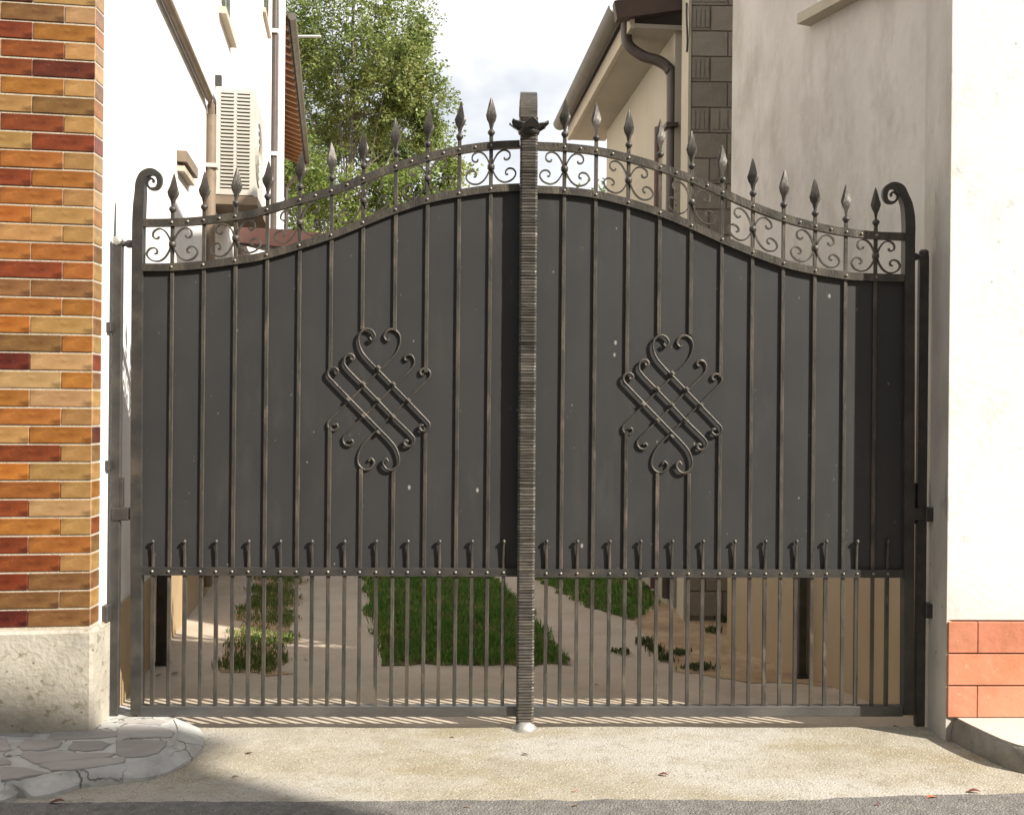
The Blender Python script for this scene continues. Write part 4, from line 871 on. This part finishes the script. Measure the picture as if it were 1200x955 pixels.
# fallen leaves
fl = [(67, 941, 'R', 1.5, 'long dark red leaf at the foot of the left pavement'), (778, 908, 'R', 1.1, 'curled dark red leaf in the middle right of the sunlit driveway'), (1092, 935, 'O', 1.2, 'orange leaf at the road edge on the right'), (1142, 928, 'R', 1.4, 'dark red leaf at the road edge below the right kerb'),
      (292, 883, 'B', .9, 'brown leaf on the driveway just right of the left pavement'), (276, 911, 'B', .8, 'brown leaf in the shadow at the left of the driveway'), (530, 863, 'B', .6, 'small brown leaf left of the gate stop'), (616, 884, 'B', .8, 'small brown leaf below the gate stop'), (1050, 848, 'R', .9, 'dark leaf near the foot of the right gate post'), (1068, 850, 'R', 1.0, 'dark red leaf beside the right hinge post foot'),
      (675, 927, 'O', .6, 'tiny orange leaf near the road right of centre'), (548, 947, 'B', .6, 'tiny brown leaf on the asphalt left of centre'), (675, 945, 'B', .7, 'tiny brown leaf on the asphalt right of centre'), (205, 786, 'B', 1.1, 'dark leaf on the yard paving by the left steel post'), (186, 788, 'B', .9, 'small dark leaf at the left house foot in the yard'), (358, 770, 'B', .8, 'dark leaf on the left wheel track of the yard'), (668, 776, 'B', .7, 'dark leaf right of the grass strip in the yard'), (699, 799, 'B', .7, 'dark leaf on the right wheel track of the yard'), (1030, 944, 'R', .6, 'speck of dark leaf on the asphalt at the right')]
for px_, py_, c, s, lab in fl:
    x, y = gnd(px_, py_); b = MB(); a = rnd.uniform(-.4, .4); n = 8; S = .019 * s; v = []
    z0 = (hz(x, y) + .003 if py_ < 936 else .006) if py_ > 850 else -.012
    for k in range(n + 1):
        t = k / n; w = math.sin(math.pi * t ** .8) * .42
        for u in (-1, 0, 1):
            X, Y = (t - .5) * 2 * S, u * w * S; v.append((x + X * math.cos(a) - Y * math.sin(a), y + X * math.sin(a) + Y * math.cos(a), z0 + 0.005 * s * abs(u) * w * 2 + .002 * s * math.sin(t * 5 + px_)))
    f = [(k * 3 + u, k * 3 + 3 + u, k * 3 + 4 + u, k * 3 + 1 + u) for k in range(n) for u in (0, 1)]
    tag(b.add(v, f).obj('fallen_leaf', M['leaf_' + {'R': 'red', 'O': 'org', 'B': 'brn'}[c]], smooth=80), lab, 'leaf', 'fallen leaves on the ground')

# ================================================================== trees
def tree(label, base, trunk_h, blobs, nleaf, lsize, m, name='tree', r0=.16, seed=1, droop=.0):
    rr = random.Random(seed); t = thing(name, label, 'tree', base, 'trees beyond the gate'); b = MB(); base = Vector(base)
    topc = max(blobs, key=lambda q: q[0].z)[0]
    pts = [base + Vector((0, 0, -.1)), base + Vector((.05, .0, trunk_h * .35)), base.lerp(topc, .55) + Vector((.1, 0, 0)), topc]
    cp = catmull(pts, 6); b.sweep(cp, r0 * 2, r0 * 2, round_=8, side=(0, 1, 0), sc_=[1 - .92 * i / (len(cp) - 1) for i in range(len(cp))])
    tips = []
    for c, rad in blobs:
        k0 = rr.uniform(.4, .75); st = cp[int(k0 * (len(cp) - 1))]; md = st.lerp(c, .5) + Vector((0, 0, .25)); lp = catmull([st, md, c], 5)
        b.sweep(lp, r0 * .42, r0 * .42, round_=6, side=(c - st).cross(Vector((.3, .2, 1))).normalized(), sc_=[1 - .75 * i / (len(lp) - 1) for i in range(len(lp))])
        for _ in range(12):
            d = Vector((rr.gauss(0, 1), rr.gauss(0, 1), rr.gauss(0, .8))).normalized(); e = c + Vector((d.x * rad.x, d.y * rad.y, d.z * rad.z)) * rr.uniform(.75, 1.05)
            lp = catmull([c, c.lerp(e, .5) + Vector((0, 0, .08)), e], 4); b.sweep(lp, r0 * .10, r0 * .10, round_=4, side=(e - c).cross(Vector((.3, .2, 1))).normalized(), sc_=[1 - .7 * i / (len(lp) - 1) for i in range(len(lp))]); tips.append((c, e, rad))
    b.obj('trunk', M['bark'], t, smooth=50)
    v = []; f = []
    # twigs clusters: leaves gathered in small sprays along the branches
    nsp = nleaf // 14
    for _ in range(nsp):
        c, e, rad = rr.choice(tips); q = rr.uniform(.25, 1.12) ** .8; sp = c.lerp(e, q) + Vector((rr.gauss(0, rad.x * .26), rr.gauss(0, rad.y * .26), rr.gauss(0, rad.z * .22)))
        if noise.noise(sp * 1.25) < -.16: continue
        dirn = Vector((rr.gauss(0, 1), rr.gauss(0, 1), rr.gauss(-droop, .6))).normalized(); ll = rr.uniform(.2, .5)
        for k in range(14):
            p_ = sp + dirn * ll * rr.random() + Vector((rr.gauss(0, .07), rr.gauss(0, .07), rr.gauss(0, .07)))
            a = Vector((rr.gauss(0, 1), rr.gauss(0, 1), rr.gauss(0, .6))).normalized(); n_ = Vector((rr.gauss(0, 1), rr.gauss(0, 1), rr.gauss(0, 1))); n_ = a.cross(n_).normalized(); s_ = lsize * rr.uniform(.6, 1.3)
            o = len(v); v += [tuple(p_ - a * s_), tuple(p_ + n_ * s_ * .55 + a * s_ * .1), tuple(p_ + a * s_), tuple(p_ - n_ * s_ * .55 + a * s_ * .1)]; f.append((o, o + 1, o + 2, o + 3))
    me = bpy.data.meshes.new('crown'); me.from_pydata(v, [], f); me.materials.append(M[m]); link('crown', me, t)
    return t
def P3(px, py, Z): d = ray(px, py); k = Z / d.dot(fw); return CAM + d * k
V3 = lambda a, b_, c: Vector((a, b_, c)) * 1.22
Zt = 30
bl = [(P3(395, 60, Zt), V3(1.7, 1.6, 1.5)), (P3(440, 20, Zt + .8), V3(1.3, 1.4, 1.3)), (P3(380, -60, Zt), V3(1.7, 1.5, 1.6)), (P3(455, 85, Zt - .6), V3(1.1, 1.2, 1.0)), (P3(495, 105, Zt), V3(.75, .9, .75)), (P3(360, 130, Zt + 1), V3(1.4, 1.4, 1.2)), (P3(425, 135, Zt), V3(1.2, 1.3, .9)), (P3(330, 20, Zt), V3(1.5, 1.5, 1.6)), (P3(480, 45, Zt + .5), V3(.55, .7, .7)), (P3(505, 150, Zt + .8), V3(.55, .7, .6)), (P3(415, -130, Zt), V3(1.2, 1.2, 1.2)), (P3(460, 130, Zt + 1), V3(.6, .8, .6)), (P3(405, 95, Zt + 1.5), V3(1.5, 1.2, 1.2)), (P3(450, 50, Zt + 1.2), V3(1.1, 1.1, 1.0)), (P3(470, 100, Zt + 1.5), V3(.8, .9, .9)), (P3(350, 70, Zt + 1.2), V3(1.2, 1.2, 1.3))]
b0 = P3(400, 478, Zt); b0.z = 0
tree('tall airy birch tree rising behind the left houses', b0, 8, bl, 95000, .055, 'leaf_birch', seed=3, droop=.6, r0=.17)
Zt = 26
bl = [(P3(365, 225, Zt), V3(.9, .9, .75)), (P3(420, 230, Zt), V3(.9, .9, .7)), (P3(470, 215, Zt + .5), V3(.85, .8, .55)), (P3(395, 270, Zt), V3(1.2, 1.0, .7)), (P3(455, 260, Zt), V3(1.1, .9, .7)), (P3(510, 235, Zt + .6), V3(.6, .7, .5)), (P3(350, 180, Zt + .5), V3(.6, .7, .5)), (P3(528, 205, Zt + 1), V3(.4, .5, .45))]
b0 = P3(430, 478, Zt); b0.z = 0
tree('lower yellow-green bushy tree in front of the birch, behind the gate arch', b0, 3, bl, 32000, .058, 'leaf_yel', seed=5, r0=.11)
Zt = 34
bl = [(P3(400, 170, Zt), V3(1.6, 1.0, .9)), (P3(350, 230, Zt), V3(1.3, 1.0, 1.2)), (P3(455, 185, Zt), V3(1.0, 1.0, .7)), (P3(345, 90, Zt), V3(1.1, 1.0, 1.4))]
b0 = P3(380, 478, Zt); b0.z = 0
tree('dark green tree partly hidden behind the birch', b0, 4, bl, 34000, .064, 'leaf_dark', seed=8, r0=.13)
Zt = 19
bl = [(P3(708, 258, Zt), V3(.38, .45, .5)), (P3(716, 290, Zt), V3(.5, .5, .6)), (P3(694, 285, Zt), V3(.35, .4, .4))]
b0 = P3(710, 478, Zt); b0.z = 0
tree('small green tree peeping past the far corner of the outbuilding', b0, 2.6, bl, 5000, .05, 'leaf_yel', seed=11, r0=.06)
# thin antenna rod sticking out from the far eaves
tag(MB().sweep([P3(341, 43, 20), P3(376, 43, 20)], .05, .05, round_=6, side=(0, 0, 1)).obj('antenna_rod', M['white_pvc']), 'thin pale rod sticking out from the far wooden eaves', 'rod')
